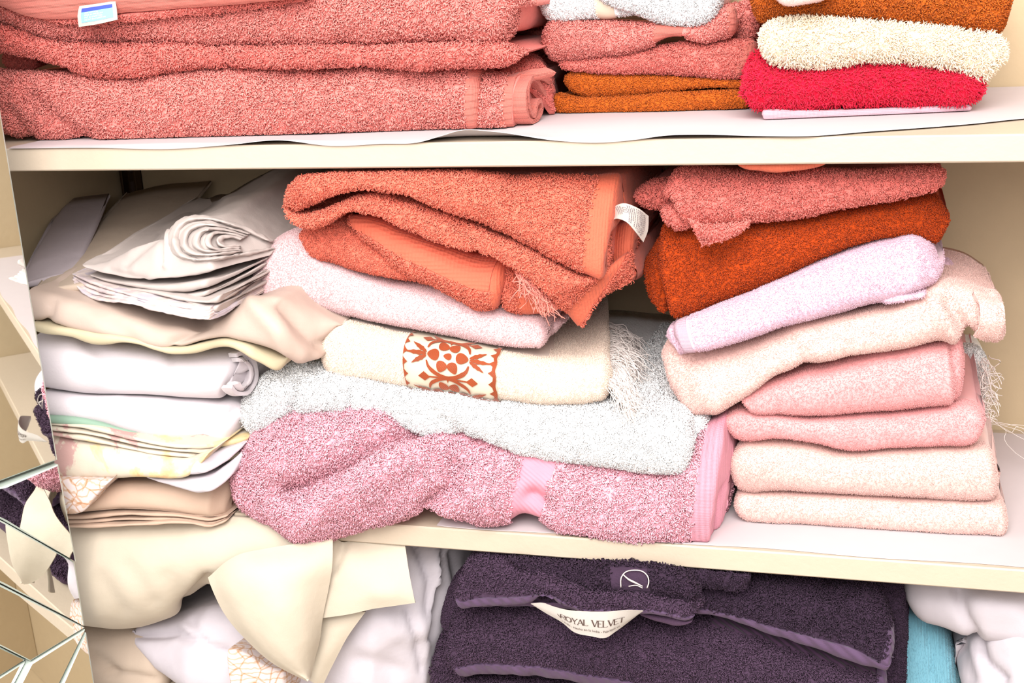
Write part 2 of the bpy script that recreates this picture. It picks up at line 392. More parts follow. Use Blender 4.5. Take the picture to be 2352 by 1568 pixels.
FRW = mat('white_fringe_yarn', '#F6ECE6', .8, .3, (), .03); FRC = mat('coral_fringe_yarn', '#EE8C7C', .8, .3, (), .04)
def _ramp(nt, src, stops, const=False):
    r = node(nt, 'ShaderNodeValToRGB'); el = r.color_ramp.elements
    if const: r.color_ramp.interpolation = 'CONSTANT'
    while len(el) < len(stops): el.new(.5)
    for e, (p, c) in zip(el, stops): e.position = p; e.color = srgb(c)
    nt.links.new(src, r.inputs['Fac']); return r.outputs['Color']
def pr_water(nt, co):
    t = node(nt, 'ShaderNodeTexNoise', Scale=10., Detail=6., Roughness=.65, Distortion=.4); nt.links.new(co, t.inputs['Vector'])
    return _ramp(nt, t.outputs['Fac'], [(0., '#B08A84'), (.405, '#B4908A'), (.425, '#C2B7A6'), (.525, '#C4B9A9'), (.54, '#CCBD98'), (.58, '#CCB688'), (.592, '#CDAA80'), (.635, '#CAA278'), (.65, '#A06C50'), (.70, '#9C9E98')])
def pr_paisley(nt, co):
    t = node(nt, 'ShaderNodeTexVoronoi', Scale=75., feature='DISTANCE_TO_EDGE'); nt.links.new(co, t.inputs['Vector'])
    w = node(nt, 'ShaderNodeTexWave', Scale=70., Distortion=9.); w.wave_type = 'RINGS'; nt.links.new(co, w.inputs['Vector'])
    a = _ramp(nt, t.outputs['Distance'], [(0., '#C2A48C'), (.03, '#C2A48C'), (.06, '#D2C8C4'), (1., '#D2C8C4')])
    b = _ramp(nt, w.outputs['Fac'], [(0., '#E6CDB8'), (.10, '#E6CDB8'), (.2, '#FBF3EE'), (1., '#F4EEF2')])
    m = node(nt, 'ShaderNodeMix'); m.data_type = 'RGBA'; m.blend_type = 'MULTIPLY'; m.inputs[0].default_value = 1.
    nt.links.new(a, m.inputs[6]); nt.links.new(b, m.inputs[7]); return m.outputs[2]
def pr_lilac(nt, co):
    t = node(nt, 'ShaderNodeTexNoise', Scale=60., Detail=4.); nt.links.new(co, t.inputs['Vector'])
    return _ramp(nt, t.outputs['Fac'], [(0., '#9C8E98'), (.42, '#BCADAC'), (.5, '#CDBDB6'), (.58, '#B8AEB5'), (1., '#A99DA8')])
WATER, PAIS, PLIL = cotton('watercolour_print', '#ffffff', .7, pr_water), cotton('paisley_print', '#ffffff', .7, pr_paisley), cotton('grey_lilac_print', '#ffffff', .7, pr_lilac)
mm = bpy.data.materials.new('mirror'); mm.use_nodes = True; b_ = mm.node_tree.nodes['Principled BSDF']
b_.inputs['Base Color'].default_value = (.9, .92, .9, 1); b_.inputs['Metallic'].default_value = 1.; b_.inputs['Roughness'].default_value = .015
EDGE = mat('mirror_glass_edge', '#B4BEB6', .3, 0., (), .05, metal=0., spec=.6, tint=False); BACKB = mat('door_backing', '#6A6F67', .5, 0., (), .03, tint=False)

# ================================================================== helpers for whole towels
_sd = [0]
def towel(name, label, slabs, m, fuzz, group=None, cat='towel', bands=(), extra=None, scale=1.):
    """slabs: list of Slab keyword dicts; bands: (slab, u0, u1, v0, v1, part name, material, lift)"""
    mb = MB(); SL = []
    for k, kw in enumerate(slabs):
        _sd[0] += 1; kw = dict(kw); fz = kw.pop('fuzz', fuzz); dp = kw.pop('depth', .036); kw.setdefault('seed', _sd[0]); s = Slab(**kw); SL.append(s)
        s.add(mb, fz, [b[1:5] for b in bands if b[0] == k], dp, scale)
    if extra: extra(mb)
    ob = mb.build(name, m); tag(ob, label, cat, group)
    for (k, u0, u1, v0, v1, pn, pm, off) in bands:
        q = MB(); V = SL[k].sub(u0, u1, v0, v1, off); shell(q, V, off+.0006)
        q.build(pn, pm, ob)
    return ob, SL
def layered(top, bot, n, y, seed=1, jit=.0035, **kw):
    """a flat-folded sheet: n thin folded leaves between two outlines"""
    T, B = curve(top), curve(bot); t = np.linspace(0, 1, 12); out = []; g = np.random.default_rng(seed)
    for k in range(n):
        a, b = k/n, (k+1)/n
        lo = B(t)*(1-a)+T(t)*a; hi = B(t)*(1-b)+T(t)*b
        w = g.normal(size=12)*1.2; hi = hi+np.stack([0*w, w], -1)*(k < n-1)
        yj = g.normal()*jit; yl = [(0, y+yj), (1, y+yj)] if np.isscalar(y) else [(p, q+yj) for p, q in y]
        out.append(dict(top=hi, bot=lo, y=yl, **kw))
    return out
def part_drape(name, m, parent, rows, th=.003, fuzz=None, **kw):
    _sd[0] += 1; q = MB(); d = Drape(rows, seed=_sd[0], **kw); d.add(q, th, fuzz); return q.build(name, m, parent), d

# ================================================================== the closet itself
def structure(o): o['kind'] = 'structure'; return o
XL, XR = -.5165, 1.0
q = MB(); q.box((XL-.02, D, -.9), (XR+.02, D+.02, .95)); structure(q.build('wall_back', WALLP, smooth=False))
q = MB(); q.box((XL-.02, .0, -.9), (XL, D, .95)); structure(q.build('wall_left', WALLP, smooth=False))
q = MB(); q.box((XR, -.25, -.9), (XR+.02, D, .95)); structure(q.build('wall_right', WALLP, smooth=False))
q = MB(); q.box((XL-.02, -1.9, -.92), (XR+.02, D+.02, -.9)); structure(q.build('floor', WALLP, smooth=False))
for z, lb in ((GAP, 'cream painted closet shelf carrying the coral and rust towels, upper of the shelves'),
              (0., 'cream painted closet shelf carrying the sheet stack and the big pink bath towel'),
              (-.2, 'cream painted closet shelf under the pillows and plum towels')):
    q = MB(); q.box((XL+.0005, 0., z-TH), (XR-.0005, D-.0005, z), .0012); tag(q.build('closet_shelf', PAINT, smooth=False), lb, 'shelf', 'closet shelves')
# slotted shelf standard in the back left corner
q = MB(); x0 = XL+.004
for a, b in (((x0, D-.014, -.2), (x0+.003, D-.001, .9)), ((x0+.016, D-.014, -.2), (x0+.019, D-.001, .9)), ((x0, D-.003, -.2), (x0+.019, D-.001, .9))): q.box(a, b, .0004)
std = tag(q.build('shelf_standard', METAL, smooth=False), 'dark metal slotted upright in the back left corner under the upper shelf', 'shelf bracket')
q = MB()
for k in range(14):
    z = .02+k*.021
    q.box((x0+.006, D-.0045, z), (x0+.013, D-.0028, z+.012), .0003)
q.build('slot', INK, std, smooth=False)
# shelf liner papers
ln = [(20, 340), (200, 338), (400, 341), (530, 331), (640, 321), (760, 334), (880, 329), (960, 326), (1010, 312), (1060, 298), (1130, 301), (1280, 322), (1370, 327), (1457, 320), (1530, 310), (1610, 308), (1738, 311), (1865, 311)]
f3 = up(ln, -.0022); f3[:, 2] = np.minimum(f3[:, 2], GAP+.0105)
far = upz([(1993, 301), (2121, 292), (2223, 284), (2352, 271), (2420, 266)], GAP+.0016)
f3 = np.vstack([f3, far])
def row(k, y1, lift):                                   # rows of the paper from its front edge (k = 0) back to y1
    r = f3.copy(); r[:, 1] = f3[:, 1]*(1-k)+y1*k; fall = np.exp(-((r[:, 1]-f3[:, 1])/.014)**2); r[:, 2] = GAP+lift+np.maximum(f3[:, 2]-GAP-lift, -.03 if k == 0 else 0)*fall; return r
q = MB(); d_ = Drape([row(0, .285, .0014), row(.02, .285, .0016), row(.05, .285, .0014), row(.1, .285, .0012), row(.3, .285, .0012), row(1, .285, .0012)], .005, (), world=True); shell(q, d_.V, .0004); tag(q.build('shelf_liner', PAPER), 'white paper shelf liner with a rippled front edge on the upper shelf', 'shelf liner')
q = MB(); xs = np.linspace(-.075, .9, 60)
rows = [np.stack([xs, np.full(60, y_)+(.0015*np.sin(xs*40) if y_ < .01 else 0), np.full(60, .0009)], -1) for y_ in (.0035, .1, .285)]
d_ = Drape(rows, .01, (), world=True); shell(q, d_.V, .0005); tag(q.build('shelf_liner', PAPER), 'flat white paper shelf liner under the pink towels on the lower shelf', 'shelf liner')

ZONE[:] = ['up', GAP+.0019, 9.]
# ================================================================== upper shelf, big coral bath towels
yU = .030
o, SL = towel('bath_towel', 'big coral bath towel with a rolled hem end, lying directly on the rippled shelf liner', [
    dict(top=[(-60, 165), (60, 165), (200, 170), (330, 176), (400, 162), (560, 153), (760, 158), (1000, 150), (1090, 158), (1110, 165)],
         bot=[(-60, 296), (10, 305), (60, 322), (200, 330), (420, 331), (640, 322), (850, 314), (1050, 303), (1110, 301)], y=[(0, yU+.01), (.2, yU), (1, yU+.028)], r=.022, ends=(.012, .006), d=.2,
         cre=[([(60, 215), (120, 270), (200, 325)], 22, .007), ([(20, 250), (70, 320)], 16, .006)]),
    dict(top=[(1108, 166), (1150, 172), (1190, 168)], bot=[(1106, 300), (1140, 305), (1185, 300)], y=[(0, yU+.029), (1, yU+.034)], r=.02, ends=(.003, .0), d=.17)],
    CORAL, 'loop', 'coral bath towels', bands=[(0, .976, 1., -.1, 1.3, 'hem', CORALH, .0022), (1, .62, 1., -.15, 1.4, 'woven_border', CORALH, .0014)])
# the rolled end: a strip of towelling curling in on itself, seen from its end
S1 = SL[1]; sec = S1.V[-2][S1.j0:S1.j1]; zb, zt = sec[:, 2].min()+.0008, sec[:, 2].max()-.0008; yf_, zm, hh = sec[:, 1].min()+.002, (zb+zt)/2, (zt-zb)
spir = [(yf_+.085, zt-.010), (yf_+.055, zt-.003), (yf_+.03, zt-.001), (yf_+.012, zt-.004), (yf_+.002, zm+hh*.22), (yf_+.001, zm-hh*.1), (yf_+.009, zb+hh*.14), (yf_+.022, zb+.002), (yf_+.042, zb+hh*.08), (yf_+.055, zb+hh*.28), (yf_+.05, zb+hh*.46), (yf_+.036, zb+hh*.45), (yf_+.026, zb+hh*.24), (yf_+.017, zb+hh*.34), (yf_+.014, zm+hh*.2), (yf_+.022, zt-hh*.13), (yf_+.04, zt-hh*.2), (yf_+.06, zm), (yf_+.085, zb+hh*.2)]
x_e = float(S1.V[-1, S1.j0:S1.j1, 0].mean())
q = MB(); rows = [np.array([(x_, a, b) for a, b in spir]) for x_ in (x_e-.02, x_e, x_e+.007, x_e+.011)]
rows[3][:, 2] = rows[3][:, 2]*.97+zm*.03
d_ = Drape(rows, .0022, ((.0008, .02),), world=True); shell(q, d_.V, .0042); q.build('rolled_hem', CORALH, o)
part_drape('hem_corner', CORALH, o, [[(1185, 168, .09), (1225, 158, .10), (1255, 154, .11)], [(1190, 178, .085), (1235, 172, .095), (1278, 168, .11)], [(1200, 184, .09), (1240, 182, .10), (1262, 178, .11)]], .004)
part_drape('towel_side', CORALD, o, [[(1150, 168, .10), (1190, 135, .14), (1225, 125, .17), (1262, 160, .2)], [(1150, 180, .09), (1200, 160, .11), (1235, 150, .14), (1270, 180, .19)], [(1180, 200, .09), (1215, 200, .11), (1255, 235, .13), (1274, 262, .15)]], .004, 'short')
o, SL = towel('bath_towel', 'coral bath towel with slumped folds, lying on the coral towel with the rolled hem end', [
    dict(top=[(-60, 40), (0, 55), (120, 96), (300, 102), (420, 106), (520, 108)], bot=[(-60, 110), (20, 120), (120, 142), (230, 172), (330, 176), (395, 158), (470, 152), (535, 154)], y=[(0, yU+.012), (.5, yU), (1, yU+.016)], r=.02, d=.2, ends=(.01, .014)),
    dict(top=[(500, 106), (600, 106), (720, 104), (850, 106)], bot=[(520, 150), (600, 158), (720, 157), (850, 150)], y=[(0, yU+.014), (.4, yU+.004), (1, yU+.014)], r=.016, d=.2, ends=(.012, .012)),
    dict(top=[(820, 104), (950, 104), (1080, 100), (1160, 100), (1186, 112)], bot=[(835, 152), (950, 158), (1080, 153), (1160, 150), (1188, 140)], y=[(0, yU+.016), (.4, yU+.006), (1, yU+.022)], r=.016, d=.2, ends=(.012, .014))],
    CORALD, 'loop', 'coral bath towels', extra=None)
q = MB(); s_ = Slab([(12, 112), (40, 108), (84, 122)], [(14, 158), (45, 162), (86, 160)], yU+.05, .06, .012, seed=4); s_.add(q, 'short'); q.build('tucked_corner', CORALD, o)
towel('bath_towel', 'shaggy coral bath towel just below the one with the blue care tag', [
    dict(top=[(-60, -70), (300, -60), (700, -62), (1000, -66), (1205, -60)], bot=[(-60, 28), (0, 46), (60, 70), (130, 93), (300, 100), (560, 106), (850, 106), (1010, 102), (1140, 99), (1172, 92)], y=[(0, yU+.004), (1, yU+.014)], r=.024, d=.2, ends=(.01, .012), lean=.12)],
    CORAL, 'loop', 'coral bath towels')
q = MB(); s_ = Slab([(-60, -80), (300, -80), (720, -70)], [(-60, -6), (0, 14), (60, 40), (180, 47), (270, 36), (450, 22), (720, -4)], yU-.010, .2, .012, seed=9, ends=(.006, .006), wr=((.0008, .02), (.001, .06))); s_.add(q)
q2 = MB(); q2b = s_.sub(0, 1, .16, .5, .0012); shell(q2, q2b, .002)
o = tag(q.build('bath_towel', CORALH), 'coral bath towel with a smooth ribbed border and blue care tag, top left corner', 'towel', 'coral bath towels'); q2.build('woven_border', CORALH, o)
part_drape('towel_fold', CORALD, o, [[(60, 38, yU+.004), (140, 52, yU), (200, 54, yU), (330, 44, yU), (520, 26, yU+.004), (700, 2, yU+.01)], [(50, 20, yU), (140, 36, yU-.002), (200, 38, yU-.002), (330, 28, yU-.002), (520, 12, yU), (700, -12, yU+.008)]], .005, 'terry')
# its blue and white maker's tag
tg, dT = part_drape('care_tag', LABELM, o, [[(182, 14, yU-.010), (225, 8, yU-.011), (265, 2, yU-.010)], [(178, 36, yU-.014), (224, 30, yU-.016), (268, 22, yU-.014)], [(181, 62, yU-.016), (226, 55, yU-.018), (270, 45, yU-.016)]], .0005, wr=())
G = dT.V if dT.V[0, 0, 2] > dT.V[0, -1, 2] else dT.V[:, ::-1]
q = MB()
def patch(mb, G, a0, b0, a1, b1, off):
    a, b = np.meshgrid(np.linspace(a0, a1, 8), np.linspace(b0, b1, 8), indexing='ij'); P = on_grid(G, np.stack([a.ravel(), b.ravel()], -1), off).reshape(8, 8, 3); mb.grid(P, flip=True)
patch(q, G, .10, .36, .91, .84, .0003); q.build('blue_panel', LBLUE, tg)
q = MB(); patch(q, G, .10, .16, .91, .36, .0003); q.build('navy_panel', LBLUE2, tg)
q = MB()
for k, tx in enumerate(('100% COTTON', 'MADE IN PAKISTAN', 'FAIT AU PAKISTAN', 'HECHO EN PAKISTAN')): text_on(q, G, tx, .2, .46+.105*k, .10, 1.75, .0006, squash=.95)
q.build('printed_text', INKW, tg)
towel('bath_towel', 'deep coral towel in dark shadow, in the gap left of the white washcloths', [
    dict(top=[(1120, -60), (1200, -50), (1290, -60)], bot=[(1120, 120), (1200, 170), (1290, 178)], y=.235, r=.01, d=.05, ends=(.006, .006), lean=0.)], CORALD, 'short')

# ================================================================== upper shelf, middle stack
yC = .150
towel('hand_towel', 'lower of two thin orange rust towels, lying on the liner below the coral hand towels', [
    dict(top=[(1270, 204), (1300, 216), (1345, 221), (1420, 218), (1560, 210), (1640, 206), (1725, 204)], bot=[(1272, 263), (1380, 266), (1560, 260), (1640, 257), (1725, 257)], y=yC+.004, r=.015, d=.13, ends=(.012, .008))], RUSTC, 'short', 'folded rust towels')
towel('hand_towel', 'upper of two thin orange rust towels, directly below the plain coral hand towel', [
    dict(top=[(1296, 164), (1450, 167), (1600, 174), (1716, 181)], bot=[(1300, 206), (1345, 221), (1420, 219), (1560, 211), (1640, 206), (1716, 206)], y=yC+.008, r=.013, d=.13, ends=(.010, .008))], RUSTC, 'short', 'folded rust towels')
towel('hand_towel', 'plain coral hand towel lying directly on the two thin orange rust ones', [
    dict(top=[(1286, 128), (1340, 134), (1400, 128), (1500, 108), (1560, 98), (1640, 96), (1736, 96)], bot=[(1290, 162), (1360, 167), (1500, 168), (1620, 176), (1704, 183)], y=yC+.004, r=.013, d=.13, ends=(.010, .004))], CORALD, 'terry', 'coral hand towels', bands=[(0, .955, 1., -.1, 1.3, 'hem', CORALH, .0012)])
towel('hand_towel', 'coral hand towel with a smooth woven band, directly under the white washcloths', [
    dict(top=[(1252, 42), (1380, 52), (1500, 54), (1600, 52), (1686, 6)], bot=[(1250, 132), (1272, 139), (1400, 129), (1495, 108), (1510, 98), (1580, 90), (1600, 98), (1690, 76)], y=yC-.004, r=.016, d=.13, ends=(.010, .004)),
    dict(top=[(1660, 10), (1738, 0)], bot=[(1650, 100), (1738, 92)], y=yC+.03, r=.010, d=.09, ends=(.004, .006)),
    dict(top=[(1700, 0), (1752, 0)], bot=[(1700, 92), (1750, 88)], y=yC+.055, r=.010, d=.07, ends=(.004, .006))],
    CORAL, 'terry', 'coral hand towels', bands=[(0, .565, .715, -.15, 1.3, 'woven_band', CORALH, .0006), (0, .965, 1., -.1, 1.3, 'hem', CORALH, .0012)])
towel('washcloth', 'white terry washcloth with a drooping front corner, on top of the coral hand towels', [
    dict(top=[(1365, -70), (1500, -60), (1662, -60)], bot=[(1368, -4), (1440, 25), (1520, 52), (1590, 55), (1626, 48), (1652, 2)], y=yC-.012, r=.014, d=.13, ends=(.008, .008))], WHITE, 'terry', 'white washcloths')
towel('washcloth', 'white washcloth with a satin edge, left of the drooping white washcloth', [
    dict(top=[(1236, -60), (1330, -60), (1450, -40)], bot=[(1240, 6), (1258, 42), (1330, 47), (1385, 45), (1465, 36)], y=yC-.002, r=.012, d=.12, ends=(.008, .006))], WHITE, 'short', 'white washcloths', bands=[(0, .62, .8, -.1, .7, 'satin_edge', SATIN, .001)])

# ================================================================== upper shelf, right stack
yR = .085
towel('hand_towel', 'thin pink woven towel lying flat on the liner under the raspberry towel', [
    dict(top=[(1749, 246), (1850, 248), (2050, 243), (2232, 233)], bot=[(1752, 281), (1900, 277), (2100, 269), (2232, 259)], y=[(0, yR), (1, yR+.03)], r=.008, d=.17, ends=(.003, .003), wr=((.0005, .02),))], THIN, None)
towel('hand_towel', 'raspberry pink plush towel under the cream shaggy towel', [
    dict(top=[(1708, 200), (1730, 150), (1800, 156), (1900, 152), (2000, 141), (2100, 142), (2200, 160), (2254, 168)], bot=[(1712, 236), (1740, 250), (1850, 250), (2000, 246), (2120, 243), (2245, 234)], y=[(0, yR), (1, yR+.024)], r=.02, d=.17, ends=(.014, .008)),
    dict(top=[(1722, 118), (1800, 112)], bot=[(1712, 215), (1790, 215)], y=yR+.05, r=.012, d=.10, ends=(.012, .006))], HOT, 'plush')
towel('hand_towel', 'cream shaggy towel between the rust and the raspberry one on the upper shelf', [
    dict(top=[(1752, 44), (1800, 40), (1900, 44), (2100, 56), (2250, 74), (2306, 86)], bot=[(1750, 138), (1792, 150), (1900, 150), (2000, 140), (2090, 143), (2190, 160), (2272, 192)], y=[(0, yR-.004), (1, yR+.02)], r=.02, d=.17, ends=(.012, .010))], CREAM, 'plush')
towel('bath_towel', 'rust terry towel on top of the cream shaggy towel', [
    dict(top=[(1720, -80), (1900, -80), (2325, -70)], bot=[(1728, 10), (1745, 42), (1800, 46), (1860, 42), (2050, 52), (2200, 69), (2296, 74), (2318, 20)], y=[(0, yR), (1, yR+.025)], r=.02, d=.17, ends=(.012, .010))], RUSTC, 'terry')
towel('washcloth', 'pink washcloth corner hanging over the rust towel at the top right', [
    dict(top=[(1752, -60), (1920, -60)], bot=[(1768, -8), (1800, 19), (1850, 15), (1895, 0), (1915, -20)], y=yR-.022, r=.008, d=.15, ends=(.005, .005))], PALE, 'fuzz')
ZONE[:] = ['mid', .0016, GAP-TH-.0008]
# ================================================================== middle shelf, sheets on the left
def sheet(name, label, slabs, m, group='folded sheets', wr=None, **kw):
    for s in slabs:
        s.setdefault('wr', wr or ((.0004, .012), (.0012, .045))); s.setdefault('ends', (.004, .004)); s.setdefault('step', .003)
    return towel(name, label, slabs, m, None, group, 'sheet', **kw)
sheet('folded_sheet', 'tan folded sheet with a stitched hem, bottom of the sheet stack on the lower shelf',
      layered([(90, 1085), (170, 1096), (280, 1100), (400, 1098), (480, 1090), (548, 1082)], [(90, 1176), (170, 1178), (290, 1168), (400, 1176), (500, 1188), (530, 1180)], 1, [(0, -.035), (.6, -.030), (.9, -.026), (1, -.01)], 3, 0., d=.26, r=.012, lean=.35) +
      layered([(95, 1178), (170, 1182), (290, 1172), (400, 1180), (498, 1190), (524, 1184)], [(95, 1212), (172, 1213), (300, 1209), (420, 1204), (505, 1209), (522, 1200)], 3, [(0, -.028), (.8, -.026), (1, -.014)], 5, .002, d=.24, r=.006), TAN, 'folded sheets',
      bands=[(0, .0, .97, -.05, .10, 'stitched_hem', TAN, .0006)])
o, _ = sheet('pillowcase', 'white paisley print pillowcase corner between the tan sheet and the watercolour print sheet', [
    dict(top=[(110, 1096), (190, 1098), (262, 1098)], bot=[(110, 1165), (158, 1182), (186, 1180), (225, 1140), (263, 1102)], y=[(0, -.048), (.5, -.050), (1, -.044)], d=.12, r=.004, ends=(.003, .002), lean=.2)], PAIS, None)
sheet('pillowcase', 'white cotton pillowcase corner sticking out below the watercolour print sheet',
      layered([(330, 1085), (420, 1060), (480, 1040), (560, 1010)], [(338, 1100), (410, 1118), (474, 1134), (535, 1092), (566, 1040)], 2, [(0, -.030), (.55, -.046), (1, .0)], 7, .002, d=.20, r=.006, lean=.3), COTL, None)
sheet('folded_sheet', 'cream sheet printed with watercolour patches of yellow, peach and pink, under the flannel sheets',
      layered([(110, 990), (200, 1008), (300, 1028), (400, 1046), (482, 1042)], [(110, 1102), (160, 1102), (320, 1098), (446, 1087), (480, 1046)], 1, [(0, -.032), (.8, -.046), (1, -.04)], 8, 0., d=.24, r=.010, lean=.25) +
      layered([(110, 966), (200, 972), (330, 1005), (420, 1020), (572, 1000)], [(110, 998), (230, 1018), (360, 1044), (480, 1056), (520, 1062), (568, 1034)], 3, [(0, -.024), (.7, -.034), (1, .01)], 9, .003, d=.22, r=.006), WATER, 'folded sheets')
sheet('folded_sheet', 'sage green sheet showing as a thin strip under the white flannel sheets',
      layered([(95, 950), (180, 955), (300, 985), (390, 1010)], [(95, 970), (150, 974), (240, 990), (340, 1006), (390, 1016)], 1, [(0, -.026), (1, -.020)], 10, 0., d=.2, r=.008), GREEN, 'folded sheets')
def roll_end(parent, m, cx, cy, rx, ry, Y, n=3, tilt=0., seed=0):
    """the curled leaves seen at the end of a folded flannel sheet"""
    g = np.random.default_rng(seed); q = MB()
    for k in range(n):
        f = 1-k*.30; rows = []
        for dx, dy in ((-14, .006), (0, .0), (5, -.001+.004*k)):
            a = np.linspace(-2.0, 2.5, 14)
            rows.append([(cx+dx+k*5+rx*f*math.cos(t)+g.normal()*.5, cy+ry*f*math.sin(t)+tilt*math.cos(t), Y+dy+.018*(math.cos(t)+.2)*f) for t in a])
        _sd[0] += 1; d = Drape(rows, .002, ((.0005, .01),), seed=_sd[0]); shell(q, d.V, .0034)
    return q.build('rolled_end', m, parent)
o, _ = towel('flannel_sheet', 'lower of the two white flannel sheets, lying just above the sage green strip', [
    dict(top=[(80, 896), (200, 906), (300, 908), (450, 914), (520, 918), (562, 912)], bot=[(80, 950), (130, 958), (230, 972), (340, 1004), (440, 1019), (520, 1022), (556, 1000)], y=[(0, -.022), (.6, -.020), (1, .005)], r=.020, d=.26, ends=(.004, .014), wr=((.0006, .02), (.002, .06)),
         cre=[([(470, 940), (520, 960), (540, 940)], 10, .004), ([(300, 930), (360, 960)], 22, .002)])], FLAN, None, 'white flannel sheets', 'sheet')
o, _ = towel('flannel_sheet', 'upper white flannel sheet with a rolled right end, under the pale yellow sheet', [
    dict(top=[(80, 760), (200, 779), (300, 793), (420, 814), (520, 800), (566, 806)], bot=[(80, 892), (150, 898), (260, 907), (430, 914), (525, 915)], y=[(0, -.020), (.6, -.016), (1, -.004)], r=.024, d=.28, ends=(.004, .006), wr=((.0006, .02), (.002, .06)), lean=.08,
         cre=[([(200, 785), (250, 830), (260, 870)], 18, .004), ([(390, 820), (370, 850)], 14, .003)]),
    dict(top=[(560, 806), (600, 800), (640, 826)], bot=[(520, 912), (570, 905), (630, 850)], y=[(0, .0), (1, .055)], r=.01, d=.12, ends=(.004, .006), wr=((.001, .012),))], FLAN, None, 'white flannel sheets', 'sheet')
roll_end(o, FLAN, 552, 858, 30, 42, -.002, 2, 0., 3)
o, _ = sheet('folded_sheet', 'pale yellow sheet peeking out under the ivory sateen sheet', [
    dict(top=[(70, 735), (180, 752), (290, 770), (412, 794), (530, 776), (600, 800), (664, 820)], bot=[(70, 757), (100, 767), (170, 777), (224, 793), (290, 787), (405, 814), (440, 812), (530, 797), (600, 832), (641, 852), (662, 826)], y=[(0, -.024), (.55, -.026), (.85, -.030), (1, -.012)], d=.26, r=.007, ends=(.003, .003))], YELL)
o, _ = sheet('sateen_sheet', 'ivory sateen sheet with a wavy drooping front edge, under the white cotton pillowcase', [
    dict(top=[(68, 650), (100, 662), (150, 676), (240, 700), (330, 725), (420, 742), (500, 736), (560, 695), (620, 676), (700, 700), (786, 738)],
         bot=[(68, 737), (120, 744), (180, 760), (240, 772), (330, 790), (414, 802), (470, 784), (530, 776), (590, 790), (640, 806), (690, 825), (738, 822), (742, 790), (772, 754)],
         y=[(0, -.022), (.5, -.030), (.8, -.034), (1, .02)], d=.27, r=.014, lean=.30, ends=(.004, .004), wr=((.0006, .02), (.0022, .055)), rise=.02,
         cre=[([(470, 740), (400, 790)], 16, .005), ([(580, 700), (690, 810)], 20, -.006), ([(640, 700), (730, 790)], 14, .005), ([(120, 690), (110, 735)], 10, .004), ([(230, 720), (300, 780)], 24, .003)])], IVORY)
sheet('folded_sheet', 'beige sheet running back along the closet wall, behind the white cotton pillowcase', [
    dict(top=[(66, 668), (150, 650), (300, 634)], bot=[(66, 690), (150, 676), (300, 662)], y=[(0, .006), (1, .03)], d=.25, r=.008, rise=.045, skew=-.20, ends=(.008, .004))], BEIGE)
sheet('folded_sheet', 'grey lavender sheet at the far left, leaning against the closet side wall', [
    dict(top=[(40, 650), (90, 634), (170, 620)], bot=[(40, 668), (90, 660), (170, 648)], y=[(0, .03), (1, .05)], d=.16, r=.010, rise=.045, skew=-.36, ends=(.010, .004))], LAV)
sheet('print_pillowcase', 'grey lilac print pillowcase folded flat, squeezed under the white cotton pillowcase',
      layered([(165, 628), (205, 640), (300, 676), (400, 700), (494, 706), (590, 640)], [(170, 654), (200, 682), (300, 702), (400, 726), (492, 736), (584, 668)], 4, [(0, .03), (.32, -.018), (.72, -.058), (1, .025)], 12, .004, d=.2, r=.004, wr=((.0006, .008), (.001, .03)), ends=(.006, .004)), PLIL, 'folded sheets')
S_ = [dict(top=[(194, 602), (240, 596), (300, 572), (376, 532), (440, 504), (520, 506), (590, 536), (626, 556)], bot=[(198, 616), (250, 634), (330, 646), (376, 644), (440, 636), (520, 616), (626, 588)], y=[(0, .015), (.4, -.016), (.68, -.030), (1, .035)], d=.2, r=.006, rise=.022, lean=.95, n=2., step=.0025, wr=((.0005, .010), (.0014, .035)),
    cre=[([(386, 520), (380, 610)], 6, -.004), ([(374, 540), (372, 600)], 8, .003), ([(290, 606), (340, 560), (386, 522)], 9, .003), ([(450, 470), (600, 420)], 14, .003), ([(400, 480), (620, 470)], 10, .002), ([(480, 440), (560, 470), (630, 440)], 12, -.003), ([(250, 620), (330, 640)], 8, .002)])]
S_ += layered([(206, 626), (250, 638), (330, 650), (400, 650), (452, 644), (500, 634), (610, 590)], [(214, 648), (250, 660), (330, 674), (390, 688), (430, 694), (500, 672), (606, 614)], 2, [(0, .02), (.35, -.010), (.65, -.034), (1, .03)], 14, .004, d=.2, r=.005)
S_ += layered([(216, 652), (250, 662), (330, 674), (390, 688), (440, 694), (502, 676), (606, 616)], [(218, 662), (260, 670), (340, 676), (400, 688), (450, 704), (496, 718), (590, 652)], 2, [(0, .02), (.35, -.014), (.72, -.054), (1, .028)], 15, .002, d=.2, r=.005)
o, SLW = sheet('pillowcase', 'crumpled white cotton pillowcase folded with a rolled open mouth, top of the sheet stack', S_, COTW, None)
TW = SLW[0]
lip = [(612, 552), (570, 530), (520, 512), (470, 502), (432, 506), (408, 524), (400, 550), (408, 576), (440, 594), (490, 594), (550, 584), (616, 570)]
cc = np.array((500., 552.))
def ring(k, dy): return [(cc[0]+(x-cc[0])*k, cc[1]+(y-cc[1])*k) for x, y in lip], dy
def rr(k, dy): p, dd = ring(k, dy); return on(TW, p, dd)
base = on(TW, lip, 0.)
def rowk(k, dy): return [(cc[0]+(x-cc[0])*k, cc[1]+(y-cc[1])*k, Y+dy) for x, y, Y in base]
part_drape('open_mouth', COTW, o, [rowk(1.16, .006), rowk(1.08, -.002), rowk(1., -.005), rowk(.93, -.002), rowk(.86, .012), rowk(.80, .022)], .0010, step=.002, wr=((.0009, .006), (.0008, .02)))
